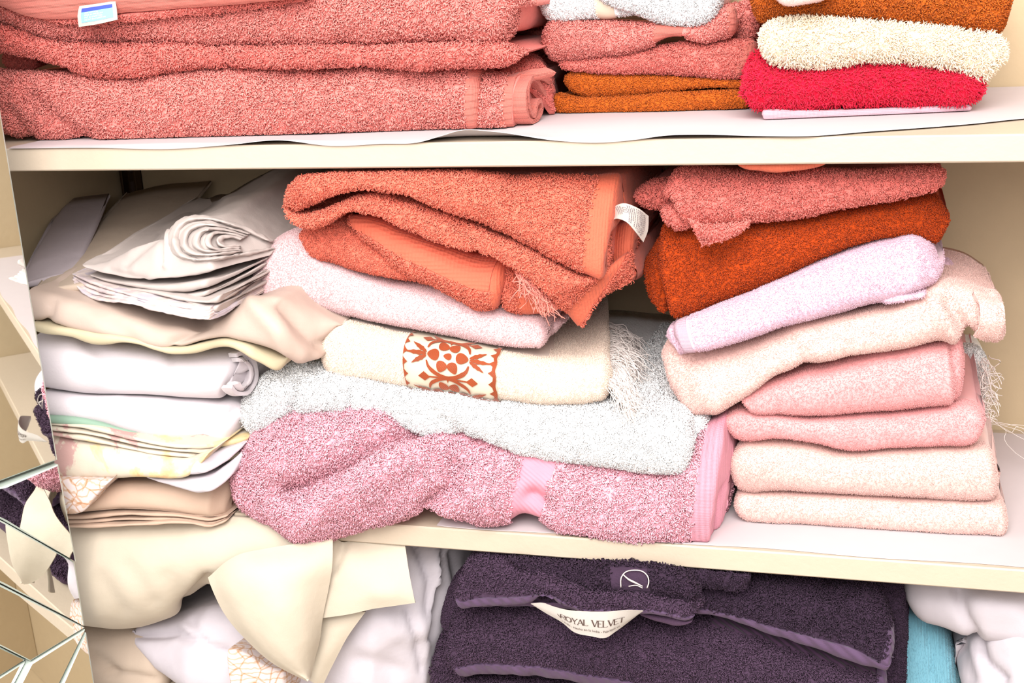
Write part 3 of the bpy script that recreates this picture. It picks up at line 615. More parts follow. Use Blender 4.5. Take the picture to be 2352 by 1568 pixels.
for k in (.80, .62, .44, .27):                              # nested rolled leaves inside the mouth
    cs = lambda kk, dy: on(TW, [(cc[0]+(1-k)*46+(x-cc[0])*kk*1.10, cc[1]+(1-k)*4+(y-cc[1])*kk*.92) for x, y, Y in base[1:-1]], dy)
    part_drape('inner_fold', COTW, o, [cs(k+.08, .001), cs(k+.03, -.0045), cs(k-.02, -.0050), cs(k-.08, .001)], .0008, step=.002, wr=((.0007, .006), (.0006, .02)))
part_drape('side_seam', COTW, o, [[(648, 394, .2), (640, 440, .17), (622, 490, .12), (600, 520, .08)], [(662, 394, .2), (656, 440, .17), (640, 500, .12), (606, 530, .07)], [(672, 420, .2), (668, 470, .17), (662, 520, .12), (612, 548, .06)]], .0012, wr=((.002, .012),))

# ================================================================== middle shelf, centre stack
o, SL = towel('bath_towel', 'big pink bath towel bulging over the shelf edge, bottom of the centre stack', [
    dict(top=[(552, 1010), (590, 985), (650, 962), (720, 948), (800, 944), (900, 950), (975, 975), (1060, 985), (1200, 1010), (1400, 1035), (1560, 1045), (1610, 980), (1672, 950)],
         bot=[(540, 1140), (575, 1180), (640, 1208), (700, 1226), (748, 1234), (800, 1224), (880, 1206), (960, 1188), (1060, 1192), (1150, 1202), (1222, 1188), (1300, 1234), (1420, 1246), (1500, 1252), (1634, 1256)],
         y=[(0, -.010), (.12, -.034), (.3, -.036), (.45, -.020), (.62, -.010), (1, -.008)], r=.03, d=.2, lean=.22, ends=(.022, .003), step=.0026, n=2.1, wr=((.0012, .018), (.003, .07)),
         cre=[([(985, 985), (880, 1020), (790, 1075), (700, 1120), (650, 1130)], 24, .017), ([(860, 985), (760, 1010), (640, 1050)], 55, -.010), ([(990, 1020), (880, 1075), (770, 1140), (700, 1190)], 42, -.012),
              ([(1050, 1075), (1040, 1120), (980, 1165)], 24, .012), ([(1090, 1110), (1120, 1160)], 30, -.004), ([(1225, 1140), (1250, 1160)], 22, .011), ([(1190, 1100), (1200, 1190)], 26, .004)]),
    dict(top=[(1620, 985), (1680, 935)], bot=[(1600, 1236), (1668, 1242)], y=[(0, .018), (1, .022)], r=.02, d=.16, lean=.2, ends=(.004, .010)),
    ], PINK, 'loop', None, bands=[(0, .578, .648, -.15, 1.3, 'woven_band', PINKZ, .0004), (0, .958, 1., -.15, 1.3, 'hem', PINKH, .0016), (1, .15, 1., -.15, 1.3, 'hem', PINKH, .0010)])
towel('bath_towel', 'thick white terry towel lying on the big pink bath towel', [
    dict(top=[(556, 922), (590, 880), (630, 850), (700, 835), (780, 845), (900, 872), (1100, 895), (1300, 915), (1480, 930), (1588, 940)],
         bot=[(562, 985), (600, 1000), (650, 975), (720, 952), (790, 948), (850, 962), (900, 968), (1000, 1002), (1080, 998), (1200, 1036), (1350, 1062), (1500, 1078), (1565, 1076), (1590, 1060)],
         y=[(0, .012), (.3, .0), (1, -.002)], r=.026, d=.25, lean=.1, ends=(.016, .010), wr=((.001, .018), (.0025, .06)), rise=.008, depth=[(0, .03), (.78, .03), (.84, .26), (1, .26)],
         cre=[([(672, 880), (668, 950)], 16, .007), ([(795, 900), (800, 945)], 12, .006), ([(620, 890), (600, 960)], 26, -.004), ([(1010, 960), (1060, 995)], 16, .004)]),
    dict(top=[(1570, 940), (1622, 946)], bot=[(1570, 1020), (1620, 1000)], y=.03, r=.012, d=.16, ends=(.004, .008))], WHITE, 'terry', None)
o, SLM3 = towel('hand_towel', 'ecru fringed hand towel with a rust floral embroidered band', [
    dict(top=[(742, 772), (765, 735), (800, 740), (900, 765), (1000, 782), (1130, 806), (1260, 826), (1330, 832), (1400, 832)],
         bot=[(745, 846), (775, 870), (900, 888), (1040, 901), (1170, 918), (1260, 928), (1330, 928), (1400, 918)],
         y=[(0, .012), (.5, .004), (1, .008)], r=.022, d=.23, ends=(.012, .006), rise=.004, skew=-.22, depth=[(0, .03), (.78, .03), (.84, .24), (1, .24)], wr=((.0008, .018), (.0016, .06)))], CREAM2, 'velour', None,
    bands=[(0, .325, .635, -.30, 1.35, 'embroidered_band', SATIN, .0016)], scale=1.)
S3 = SLM3[0]; bd = [c for c in o.children if c.name.startswith('embroidered_band')][0]
G3 = S3.sub(.325, .635, -.02, 1.12, .0024)[:, ::-1]      # a: left to right, b: top to bottom
q = MB(); AS = np.linalg.norm(G3[-1, 20]-G3[0, 20])/np.linalg.norm(np.diff(G3[len(G3)//2], axis=0), axis=1).sum()
EO = .0004
def petal(cx, cy, ang, ln_, wd, tip=.0, n=18):
    t = np.linspace(0, 2*np.pi, n, endpoint=False); u = (np.cos(t)+1)/2*ln_; v = np.sin(t)*wd/2*(1-.35*np.cos(t)*(1 if tip else -1))
    return np.stack([cx+(u*math.cos(ang)-v*math.sin(ang))/AS, cy+u*math.sin(ang)+v*math.cos(ang)], -1)
def leaf(cx, cy, ang, ln_, wd, g):
    t = np.r_[np.linspace(0, 1, 9), np.linspace(1, 0, 9)[1:-1]]; s_ = np.r_[np.ones(9), -np.ones(7)]; w = np.sin(np.pi*t**.8)*wd/2*(1+.3*((np.arange(16) % 2)-.5)); u, v = t*ln_, s_*w
    return np.stack([cx+(u*math.cos(ang)-v*math.sin(ang))/AS, cy+u*math.sin(ang)+v*math.cos(ang)], -1)
gg = np.random.default_rng(2)
def flower(cx, cy, sc, up_):
    s_ = sc; blob(q, G3, petal(cx-.035/AS*s_/.3, cy, 0, .07*s_/.3, .06*s_/.3))
    for a_ in ((-62, -118) if True else ()):
        blob(q, G3, petal(cx+.055*math.cos(math.radians(a_))/AS*s_/.3, cy+.06*math.sin(math.radians(a_))*s_/.3, math.radians(a_), .10*s_/.3, .085*s_/.3, 1))
        blob(q, G3, petal(cx+.055*math.cos(math.radians(-a_))/AS*s_/.3, cy+.06*math.sin(math.radians(-a_))*s_/.3, math.radians(-a_), .10*s_/.3, .085*s_/.3, 1))
    for sg in (-1, 1):
        blob(q, G3, petal(cx+sg*.07/AS*s_/.3, cy, 0 if sg > 0 else math.pi, .10*s_/.3, .10*s_/.3, 1))
        for k, da in enumerate((-30, 3, 34)):
            blob(q, G3, leaf(cx+sg*.175/AS*s_/.3, cy+(.012*(k-1))*s_/.3, math.radians(da) if sg > 0 else math.pi-math.radians(da), (.185 if k == 1 else .155)*s_/.3, .040*s_/.3, gg))
for cy, sc in ((.36, .36), (.80, .36)):
    flower(.5, cy, sc, 1)
for cy0, cy1 in ((.36, .80), (-.04, .36), (.80, 1.2)):          # curling stems that join flower to flower
    m_ = (cy0+cy1)/2
    for sg in (-1, 1):
        P_ = np.array([(.5+sg*.21/AS, cy0+.07), (.5+sg*.19/AS, cy0+.13), (.5+sg*.11/AS, cy0+.19), (.5+sg*.0/AS, m_-.005)]); stroke(q, G3, P_, np.interp(np.linspace(0, 1, 24), [0, .4, 1], [.016, .040, .020]), EO, AS, 24)
        P_ = np.array([(.5, m_+.005), (.5+sg*.11/AS, cy1-.19), (.5+sg*.19/AS, cy1-.13), (.5+sg*.21/AS, cy1-.07)]); stroke(q, G3, P_, np.interp(np.linspace(0, 1, 24), [0, .6, 1], [.020, .040, .016]), EO, AS, 24)
        c_ = (.5+sg*.24/AS, m_+.005); blob(q, G3, [(c_[0]-.06*1/AS, c_[1]), (c_[0], c_[1]-.042), (c_[0]+.06/AS, c_[1]), (c_[0], c_[1]+.042)])
        stroke(q, G3, [(.5+sg*.02/AS, m_), (.5+sg*.19/AS, m_+.003)], .014, EO, AS)
    blob(q, G3, [(.5-.03/AS, m_-.02), (.5+.03/AS, m_-.02), (.5, m_+.05)])
for sg, a0 in ((1, .022), (-1, .978)):                         # toothed side borders
    bb = np.linspace(0, 1, 60); stroke(q, G3, np.stack([a0+.006*np.sin(bb*40), bb], -1), .034, EO, AS, 120)
    for b_0 in np.arange(.05, .98, .105):
        blob(q, G3, [(a0, b_0-.045), (a0+sg*.032/AS*1.3, b_0-.012), (a0+sg*.045/AS*1.3, b_0), (a0+sg*.03/AS, b_0+.02), (a0, b_0+.045)])
q.build('embroidery', EMB, bd)
# knotted fringe along its right end
def strands(mb, P0, D0, L, n, r, g, droop=.6, curl=.006, spread=.4, k=4, pts=12):
    for _ in range(n):
        d = nrm(D0+g.normal(size=3)*spread*.5); l = L*g.uniform(.75, 1.2); t = np.linspace(0, 1, pts)[:, None]
        c1, c2 = g.normal(size=(2, 3))*curl; ph = g.uniform(0, 6.28)
        p = P0+g.normal(size=3)*.0014+d*l*t+np.array([0, 0, -1.])*droop*l*t**2+c1*np.sin(t*5+ph)*t+c2*.7*np.sin(t*10+ph)*t
        mb.tube(p, r*(1-.2*t[:, 0]), k)
g = np.random.default_rng(4); q = MB(); endp = S3.V[-1]; jt = np.linspace(S3.j0+2, len(endp)-8, 19).astype(int)
edge = curve(endp[S3.j0+4:S3.j1+16])(np.linspace(0, 1, 23))
for k, P0 in enumerate(edge):
    back_ = P0[1] > .05
    strands(q, P0+[-.003, 0, 0], np.array([.9, -.45, -.25 if k < 10 else .1]), .026 if k < 12 else .034, 26, .00032, g, .8 if k < 12 else .6, .0045, .30)
for k in range(7):                                     # a few loose locks hanging in front
    P0 = edge[min(22, 3+k)]+g.normal(size=3)*.002+[.006, -.004, 0]
    strands(q, P0, np.array([.4, -.5, -.3+g.normal()*.3]), .030, 16, .00034, g, .9, .005, .18)
fo = q.build('fringe', FRW, o); fo['kind'] = 'stuff'
towel('bath_towel', 'pale pink velour towel lying slanted under the orange coral towels', [
    dict(top=[(584, 640), (604, 580), (650, 535), (700, 520), (760, 580), (900, 640), (1020, 655), (1150, 700), (1258, 726)],
         bot=[(586, 676), (610, 692), (700, 714), (790, 726), (930, 752), (1060, 778), (1130, 792), (1256, 801)],
         y=[(0, .030), (.5, .022), (1, .018)], r=.024, d=.2, lean=.2, ends=(.014, .006), wr=((.0007, .018), (.0016, .07)), rise=.0),
    dict(top=[(1230, 735), (1290, 730)], bot=[(1230, 790), (1284, 764)], y=.05, r=.01, d=.12, ends=(.003, .005))], PINKW, 'velour', None)
o, SL = towel('hand_towel', 'orange coral hand towel with a waffle woven band and a frayed fringe end', [
    dict(top=[(690, 528), (720, 505), (780, 490), (860, 540), (940, 590), (1040, 630)], bot=[(692, 552), (730, 592), (790, 614), (850, 630), (980, 650), (1060, 668)], y=[(0, .030), (1, .020)], r=.02, d=.17, lean=.15, ends=(.012, .008), fuzz='short'),
    dict(top=[(800, 490), (850, 497), (920, 525), (1000, 556), (1090, 582), (1166, 596)], bot=[(820, 540), (870, 572), (930, 622), (1000, 655), (1060, 688), (1110, 708), (1150, 704)], y=[(0, .024), (.5, .008), (1, .006)], r=.022, d=.15, lean=.15, ends=(.008, .004)),
    dict(top=[(1160, 606), (1220, 628), (1262, 680)], bot=[(1160, 712), (1210, 726), (1262, 716)], y=[(0, .016), (1, .022)], r=.012, d=.12, ends=(.002, .006))], CORAL2, 'terry', None,
    bands=[(1, .02, .95, .48, 1.15, 'waffle_band', WAFFLE, .0010), (1, .955, 1., -.15, 1.3, 'hem', CORALH2, .0012), (2, .3, .85, -.1, 1.2, 'inner_hem', CORALH2, .0010)])
q = MB()
for k in range(16):
    P0 = up([(1188+k*4.2, 622+k*3.4+g.normal()*3)], -.002+.0004*k)[0]; strands(q, P0, np.array([.55, -.4, -.3]), .011, 6, .0004, g, 1.0, .004, .5)
for k in range(9):
    a = np.linspace(-.3, math.pi+.3, 10); c_ = (1265, 700); rr = 12+1.6*k
    q.tube(up([(c_[0]-rr*1.0*math.cos(t), c_[1]-8+rr*.9*math.sin(t)) for t in a], .004+.0008*k), .0005, 4)
fo = q.build('fringe', FRC, o); fo['kind'] = 'stuff'
o, SL = towel('bath_towel', 'orange coral bath towel doubled over in a deep fold under the upper shelf', [
    dict(top=[(662, 468), (680, 420), (760, 402), (900, 396), (1100, 398), (1300, 400), (1428, 398)], bot=[(664, 474), (690, 476), (730, 458), (780, 440), (870, 434), (940, 448), (1000, 469), (1100, 499), (1200, 546), (1300, 608), (1386, 647)],
         y=[(0, .014), (.1, -.004), (.5, -.010), (1, -.012)], r=.018, d=.2, lean=.50, ends=(.010, .003), cre=[([(1080, 440), (1300, 560)], 40, -.004), ([(1180, 420), (1320, 520)], 30, .003)]),
    dict(top=[(656, 468), (668, 486), (700, 494), (750, 478), (800, 458), (870, 448), (950, 472), (1050, 500), (1130, 538), (1240, 596), (1345, 640), (1456, 566)], bot=[(660, 490), (680, 516), (712, 524), (745, 516), (800, 486), (860, 494), (950, 534), (1040, 566), (1130, 586), (1200, 628), (1290, 708), (1338, 762)],
         y=[(0, .012), (.1, -.002), (.5, -.004), (.85, -.012), (1, .010)], r=.016, d=.2, lean=.40, ends=(.010, .003)),
    dict(top=[(680, 440), (800, 425), (900, 430)], bot=[(690, 500), (790, 490), (880, 470)], y=.06, r=.01, d=.1, ends=(.004, .004), fuzz='short'),
    dict(top=[(1370, 520), (1458, 510)], bot=[(1370, 700), (1452, 590)], y=.045, r=.012, d=.14, lean=.3, ends=(.004, .006))], CORAL2, 'terry', None,
    bands=[(0, .935, 1., -.15, 1.3, 'hem', CORALH2, .0012), (1, .925, .982, -.15, 1.25, 'hem', CORALH2, .0012), (3, .0, 1., -.15, 1.3, 'hem', CORALH2, .0012)])
tg, dT = part_drape('care_tag', LABELM, o, [[(1402, 502, .030), (1412, 474, .022), (1438, 467, .016), (1462, 476, .018), (1490, 496, .03)], [(1404, 504, .026), (1420, 490, .016), (1442, 492, .010), (1462, 506, .012), (1488, 530, .024)], [(1402, 507, .022), (1420, 502, .012), (1442, 512, .006), (1460, 532, .008), (1478, 556, .018)]], .0004, step=.002, wr=())
G = dT.V if dT.V[0, 0, 2] > dT.V[0, -1, 2] else dT.V[:, ::-1]
q = MB(); AT = 1.5
for k, (a_, b0_, b1_) in enumerate([(.30, .12, .66), (.34, .10, .7), (.38, .14, .6), (.52, .12, .88), (.555, .10, .92), (.59, .14, .7), (.625, .12, .9), (.67, .10, .86), (.705, .08, .94), (.74, .08, .94), (.775, .10, .92), (.81, .08, .94), (.845, .12, .9), (.88, .1, .8)]):
    bs_ = np.arange(b0_, b1_, .075)
    for b_ in bs_:
        ll = gg.uniform(.03, .06); stroke(q, G, [(a_, b_), (a_+.004, b_+ll)], .022, .0004, AT, 3)
for (a_, b_) in ((.45, .30), (.45, .46)):
    stroke(q, G, [(a_-.03, b_-.05), (a_+.03, b_-.05), (a_+.03, b_+.05), (a_-.03, b_+.05), (a_-.03, b_-.05)], .014, .0004, AT, 20)
q.build('printed_text', INKG, tg)

# ================================================================== middle shelf, right stack
yQ = .045
def ystk(a, b): return [(0, a), (1, b)]
towel('hand_towel', 'pale pink velour towel lying directly on the flat liner, lowest of the right stack', [
    dict(top=[(1688, 1122), (1850, 1128), (2000, 1136), (2150, 1142), (2240, 1148), (2312, 1152)], bot=[(1688, 1186), (1722, 1196), (1850, 1205), (2000, 1214), (2150, 1227), (2268, 1228), (2312, 1232)], y=ystk(yQ, yQ+.006), r=.02, d=.22, ends=(.010, .006), wr=((.0006, .018), (.001, .06)))], PALE, 'velour', 'pale pink velour towels')
towel('hand_towel', 'pale pink velour towel directly under the lower rose towel', [
    dict(top=[(1682, 1022), (1700, 1010), (1760, 1008), (1850, 1016), (1930, 1036), (2050, 1030), (2180, 1022), (2286, 1024)], bot=[(1672, 1092), (1696, 1121), (1800, 1124), (1950, 1134), (2100, 1140), (2240, 1149), (2294, 1148)], y=ystk(yQ-.004, yQ+.004), r=.022, d=.22, ends=(.012, .007), wr=((.0006, .018), (.001, .06)))], PALE, 'velour', 'pale pink velour towels')
towel('hand_towel', 'rose velour towel lying on the pale pink ones, lower of the two rose towels', [
    dict(top=[(1664, 944), (1700, 936), (1760, 944), (1850, 956), (1950, 951), (2100, 940), (2200, 926), (2256, 930)], bot=[(1664, 984), (1690, 1006), (1790, 1008), (1890, 1023), (1945, 1035), (2050, 1029), (2180, 1021), (2236, 1016), (2262, 988)], y=ystk(yQ-.006, yQ+.006), r=.02, d=.22, ends=(.012, .010), wr=((.0006, .018), (.001, .06)))], ROSE, 'velour', 'rose velour towels')
towel('hand_towel', 'upper rose velour towel with two hem layers at its right end', [
    dict(top=[(1700, 905), (1745, 880), (1800, 862), (1900, 836), (2000, 812), (2100, 796), (2188, 782)], bot=[(1702, 926), (1720, 945), (1800, 952), (1870, 956), (1960, 950), (2100, 940), (2198, 932)], y=ystk(yQ-.008, yQ-.004), r=.022, d=.2, lean=.08, ends=(.012, .005), wr=((.0006, .018), (.001, .06))),
    dict(top=[(2160, 782), (2218, 772)], bot=[(2160, 934), (2212, 920)], y=yQ+.016, r=.012, d=.16, ends=(.003, .006))], ROSE, 'velour', 'rose velour towels')
o, SL = towel('hand_towel', 'pale pink velour towel with a ruffled right end, under the lilac pink towel', [
    dict(top=[(1522, 790), (1540, 770), (1640, 790), (1750, 768), (1850, 735), (1950, 712), (2060, 690), (2150, 640), (2230, 650), (2296, 688)],
         bot=[(1530, 850), (1556, 910), (1586, 954), (1630, 944), (1680, 930), (1740, 890), (1775, 862), (1850, 842), (1950, 820), (2040, 806), (2120, 790), (2190, 772), (2244, 768), (2296, 760)],
         y=[(0, yQ-.004), (.15, yQ-.024), (.4, yQ-.020), (.8, yQ-.010), (1, yQ+.004)], r=.024, d=.13, lean=.25, depth=[(0, .03), (.72, .03), (.78, .16), (1, .16)], ends=(.012, .004), wr=((.0007, .018), (.0016, .06)),
         cre=[([(2180, 690), (2225, 770)], 16, .008), ([(2150, 700), (2190, 770)], 20, -.006), ([(2270, 690), (2280, 760)], 18, -.008), ([(1810, 790), (1850, 840)], 24, .004), ([(1600, 860), (1640, 930)], 26, -.004)])], PALE, 'velour', 'pale pink velour towels')
part_drape('ruffled_hem', PALE, o, [[(2290, 686, yQ+.012), (2304, 700, yQ-.002), (2306, 740, yQ-.010), (2290, 775, yQ-.006), (2266, 782, yQ+.004)], [(2262, 676, yQ+.01), (2276, 700, yQ-.006), (2278, 735, yQ-.014), (2268, 764, yQ-.010), (2250, 776, yQ)], [(2236, 668, yQ+.01), (2250, 700, yQ-.004), (2252, 730, yQ-.010), (2246, 756, yQ-.006), (2236, 770, yQ)]], .004, 'velour')
towel('hand_towel', 'lilac pink folded towel slanting up to the right under the rust towel', [
    dict(top=[(1550, 738), (1650, 694), (1750, 655), (1850, 612), (1950, 570), (2040, 540), (2108, 524), (2150, 552)], bot=[(1572, 812), (1600, 810), (1700, 787), (1800, 752), (1900, 727), (2000, 701), (2060, 690), (2120, 664), (2166, 640)], y=[(0, yQ-.038), (.5, yQ-.024), (.9, yQ-.012), (1, yQ+.004)], r=.02, d=.2, lean=.30, ends=(.003, .010), wr=((.0006, .018), (.0012, .06))),
    dict(top=[(1528, 748), (1580, 740)], bot=[(1556, 818), (1584, 812)], y=yQ-.020, r=.006, d=.15, lean=.3, ends=(.003, .003), fuzz='velour'),
    dict(top=[(2030, 688), (2080, 678), (2124, 668)], bot=[(2030, 697), (2080, 690), (2122, 684)], y=yQ-.006, r=.003, d=.12, ends=(.002, .004), fuzz='velour'),
    dict(top=[(2120, 612), (2180, 596), (2200, 640)], bot=[(2120, 668), (2200, 664), (2244, 668)], y=yQ+.09, r=.008, d=.05, ends=(.004, .006), depth=.12)], LILAC, 'velour', None,
    bands=[(0, 0., .045, -.1, 1.3, 'hem', LILH, .0008)])
towel('bath_towel', 'dark rust towel slanting above the lilac pink towel', [
    dict(top=[(1508, 520), (1560, 500), (1700, 500), (1850, 480), (2000, 462), (2100, 444), (2150, 446), (2176, 486)], bot=[(1536, 736), (1560, 732), (1650, 695), (1750, 656), (1850, 613), (1950, 572), (2050, 545), (2110, 540), (2150, 560), (2176, 520)], y=[(0, yQ-.024), (.5, yQ-.012), (1, yQ+.012)], r=.024, d=.2, lean=.35, ends=(.006, .016), wr=((.0009, .018), (.002, .07))),
    dict(top=[(1494, 545), (1536, 530)], bot=[(1500, 716), (1534, 720)], y=yQ+.004, r=.010, d=.14, lean=.3, ends=(.008, .003)),
    dict(top=[(1484, 570), (1512, 560)], bot=[(1488, 698), (1514, 702)], y=yQ+.020, r=.010, d=.12, lean=.3, ends=(.008, .003))], RUST, 'short', None)
o, SL = towel('bath_towel', 'deep coral towel with a drooping left corner, lying on the dark rust towel', [
    dict(top=[(1530, 420), (1545, 398), (1700, 392), (1900, 390), (2100, 386), (2166, 384)], bot=[(1556, 470), (1572, 506), (1640, 520), (1700, 516), (1800, 508), (1900, 488), (2000, 468), (2100, 447), (2163, 430)], y=[(0, yQ-.024), (.5, yQ-.02), (1, yQ-.004)], r=.022, d=.2, lean=.2, ends=(.008, .010)),
    dict(top=[(1462, 430), (1500, 412), (1545, 408)], bot=[(1464, 474), (1500, 480), (1545, 480)], y=yQ+.010, r=.014, d=.12, ends=(.014, .004)),
    dict(top=[(1526, 470), (1590, 470)], bot=[(1528, 512), (1560, 524), (1596, 516)], y=yQ-.012, r=.012, d=.12, ends=(.010, .006))], CORALD, 'terry', None)
part_drape('drooping_corner', CORALD, o, [[(1578, 500, yQ-.022), (1620, 514, yQ-.028), (1670, 514, yQ-.028), (1724, 508, yQ-.024)], [(1592, 526, yQ-.026), (1630, 536, yQ-.034), (1670, 532, yQ-.034), (1712, 520, yQ-.028)], [(1612, 564, yQ-.026), (1640, 556, yQ-.032), (1668, 548, yQ-.032), (1700, 530, yQ-.028)]], .005, 'terry')
part_drape('folded_edge', CORALD, o, [[(1880, 420, yQ+.02), (2168, 400, yQ+.03), (2174, 392, yQ+.04)], [(1880, 436, yQ+.02), (2150, 432, yQ+.02), (2172, 424, yQ+.04)]], .004)
q = MB(); s_ = Slab([(1690, 360), (1780, 356), (1900, 356)], [(1692, 380), (1720, 392), (1775, 400), (1850, 396), (1905, 382)], yQ-.038, .16, .006, seed=31, ends=(.004, .004)); s_.add(q, None)
tag(q.build('washcloth', CORALH2), 'coral hem edge dipping from under the upper shelf above the deep coral towel', 'towel')
towel('hand_towel', 'white towel with a frayed edge standing at the back beside the rose towels', [
    dict(top=[(2150, 830), (2230, 800), (2272, 812)], bot=[(2150, 985), (2225, 990), (2252, 960)], y=.215, r=.008, d=.06, ends=(.004, .008)),], WHITE, 'short', None)
q = MB(); o = [x for x in bpy.context.scene.objects if x.get('label', '').startswith('white towel with a frayed')][0]
for k in range(9): strands(q, up([(2256+g.normal()*3, 820+k*14)], .205)[0], np.array([.5, -.3, -.3]), .012, 6, .0004, g, .8, .004, .5)
for k in range(6): strands(q, up([(2252, 962+g.normal()*4)], .19)[0], np.array([1., -.2, .05]), .05, 1, .00025, g, .5, .008, .3, 3)
fo = q.build('fringe', FRW, o); fo['kind'] = 'stuff'
ZONE[:] = ['low', -.1995, -TH-.0008]
# ================================================================== bottom compartment
o, SL = towel('pillow', 'plump cream pillow with a folded open case, under the sheet stack', [
    dict(top=[(60, 1120), (200, 1130), (450, 1150), (640, 1168), (790, 1180)], bot=[(60, 1428), (205, 1440), (300, 1446), (360, 1436), (430, 1408), (475, 1360), (520, 1340), (640, 1330), (780, 1330)],
         y=[(0, -.012), (.3, -.034), (.55, -.026), (1, -.012)], r=.07, d=.2, n=2., lean=.0, ends=(.006, .03), step=.0035, wr=((.0007, .025), (.003, .09)),
         cre=[([(478, 1330), (440, 1396)], 18, .010), ([(380, 1330), (430, 1400)], 26, .003), ([(290, 1300), (350, 1380)], 24, .003), ([(230, 1330), (280, 1400)], 22, .003), ([(500, 1290), (620, 1330)], 60, -.004)])], CASE, None, None, 'pillow')
part_drape('case_flap', CASE, o, [
    [(478, 1326, -.030), (520, 1290, -.036), (600, 1262, -.032), (690, 1246, -.026), (764, 1236, -.020)],
    [(484, 1345, -.036), (530, 1330, -.050), (600, 1310, -.050), (690, 1300, -.044), (764, 1290, -.028)],
    [(508, 1400, -.042), (560, 1400, -.058), (620, 1390, -.060), (690, 1370, -.050), (756, 1350, -.030)],
    [(560, 1464, -.046), (600, 1470, -.060), (640, 1468, -.062), (690, 1450, -.052), (742, 1412, -.032)],
    [(630, 1524, -.050), (655, 1524, -.058), (676, 1518, -.058), (700, 1500, -.050), (730, 1472, -.034)],
    [(706, 1566, -.050), (708, 1562, -.052), (711, 1560, -.050), (713, 1557, -.046), (716, 1554, -.040)]], .0014, step=.0035, wr=((.0006, .03), (.0016, .08)), cre=[([(560, 1290), (700, 1460)], 40, -.003)])
part_drape('case_opening', CASE, o, [
    [(762, 1238, -.006), (800, 1240, .002), (860, 1246, .004), (930, 1252, .004)],
    [(760, 1300, -.020), (800, 1300, -.016), (870, 1310, -.014), (940, 1316, -.008)],
    [(752, 1360, -.026), (800, 1364, -.024), (880, 1362, -.022), (952, 1376, -.014)],
    [(738, 1420, -.030), (790, 1412, -.026), (850, 1400, -.022), (954, 1384, -.014)]], .0014, step=.0035, wr=((.0006, .02), (.0014, .06)), cre=[([(790, 1244), (765, 1310)], 10, .006)])
part_drape('case_lining', CASE, o, [
    [(736, 1416, -.018), (780, 1410, -.016), (840, 1404, -.012)], [(720, 1480, -.024), (765, 1470, -.022), (800, 1460, -.016)], [(708, 1560, -.030), (722, 1568, -.028), (742, 1572, -.022)]], .0014, step=.0035, wr=((.0006, .02),))
o, SL = towel('pillow', 'white pillow with a creased case, squeezed under the cream pillow', [
    dict(top=[(300, 1440), (360, 1420), (430, 1400), (520, 1390), (640, 1400), (760, 1420)], bot=[(296, 1462), (340, 1500), (400, 1560), (470, 1610), (600, 1640), (760, 1640)], y=[(0, .03), (.4, -.012), (1, -.002)], r=.03, d=.18, n=2., ends=(.02, .01), step=.0035, lean=.2, wr=((.0008, .02), (.003, .07)),
         cre=[([(300, 1460), (400, 1450), (520, 1500)], 12, .008), ([(430, 1440), (480, 1480)], 20, -.004), ([(440, 1430), (470, 1470)], 10, .005)])], COTL, None, None, 'pillow')
towel('pillow', 'beige pillow corner at the bottom left beside the mirrored door', [
    dict(top=[(120, 1424), (205, 1436), (310, 1440), (400, 1450)], bot=[(120, 1620), (250, 1640), (400, 1640)], y=[(0, .0), (1, .010)], r=.03, d=.2, n=2., ends=(.006, .02), step=.0035, lean=.1, wr=((.001, .02), (.003, .08)), cre=[([(215, 1500), (260, 1540)], 12, .006), ([(250, 1545), (350, 1560)], 10, .006)])], BEIGE, None, None, 'pillow')
towel('pillowcase', 'paisley print pillowcase hanging at the bottom between the white and cream pillows', [
    dict(top=[(518, 1486), (560, 1494), (614, 1528), (660, 1540)], bot=[(545, 1640), (610, 1650), (660, 1650)], y=[(0, -.030), (1, -.026)], r=.006, d=.1, ends=(.003, .003), lean=.1, wr=((.0008, .02),))], PAIS, None, None, 'pillowcase')
o, SL = towel('duvet', 'crumpled white duvet between the cream pillow and the plum towels', [
    dict(top=[(690, 1200), (800, 1215), (920, 1230), (1040, 1245), (1120, 1255)], bot=[(690, 1650), (850, 1660), (1000, 1650), (1060, 1640)], y=[(0, .012), (.5, -.002), (.8, .03), (1, .10)], r=.05, d=.15, n=2., ends=(.01, .01), step=.0035, lean=.05, wr=((.0012, .014), (.004, .05)),
         cre=[([(960, 1250), (990, 1330), (985, 1400)], 10, .007), ([(1000, 1260), (1010, 1340)], 8, -.006), ([(1020, 1270), (1015, 1380), (990, 1460)], 9, .007), ([(935, 1400), (960, 1480), (970, 1540)], 9, .006), ([(900, 1440), (960, 1440)], 30, -.006), ([(820, 1520), (900, 1540)], 24, .005), ([(1040, 1270), (1050, 1330)], 10, .006)])], COTL, None, None, 'duvet')
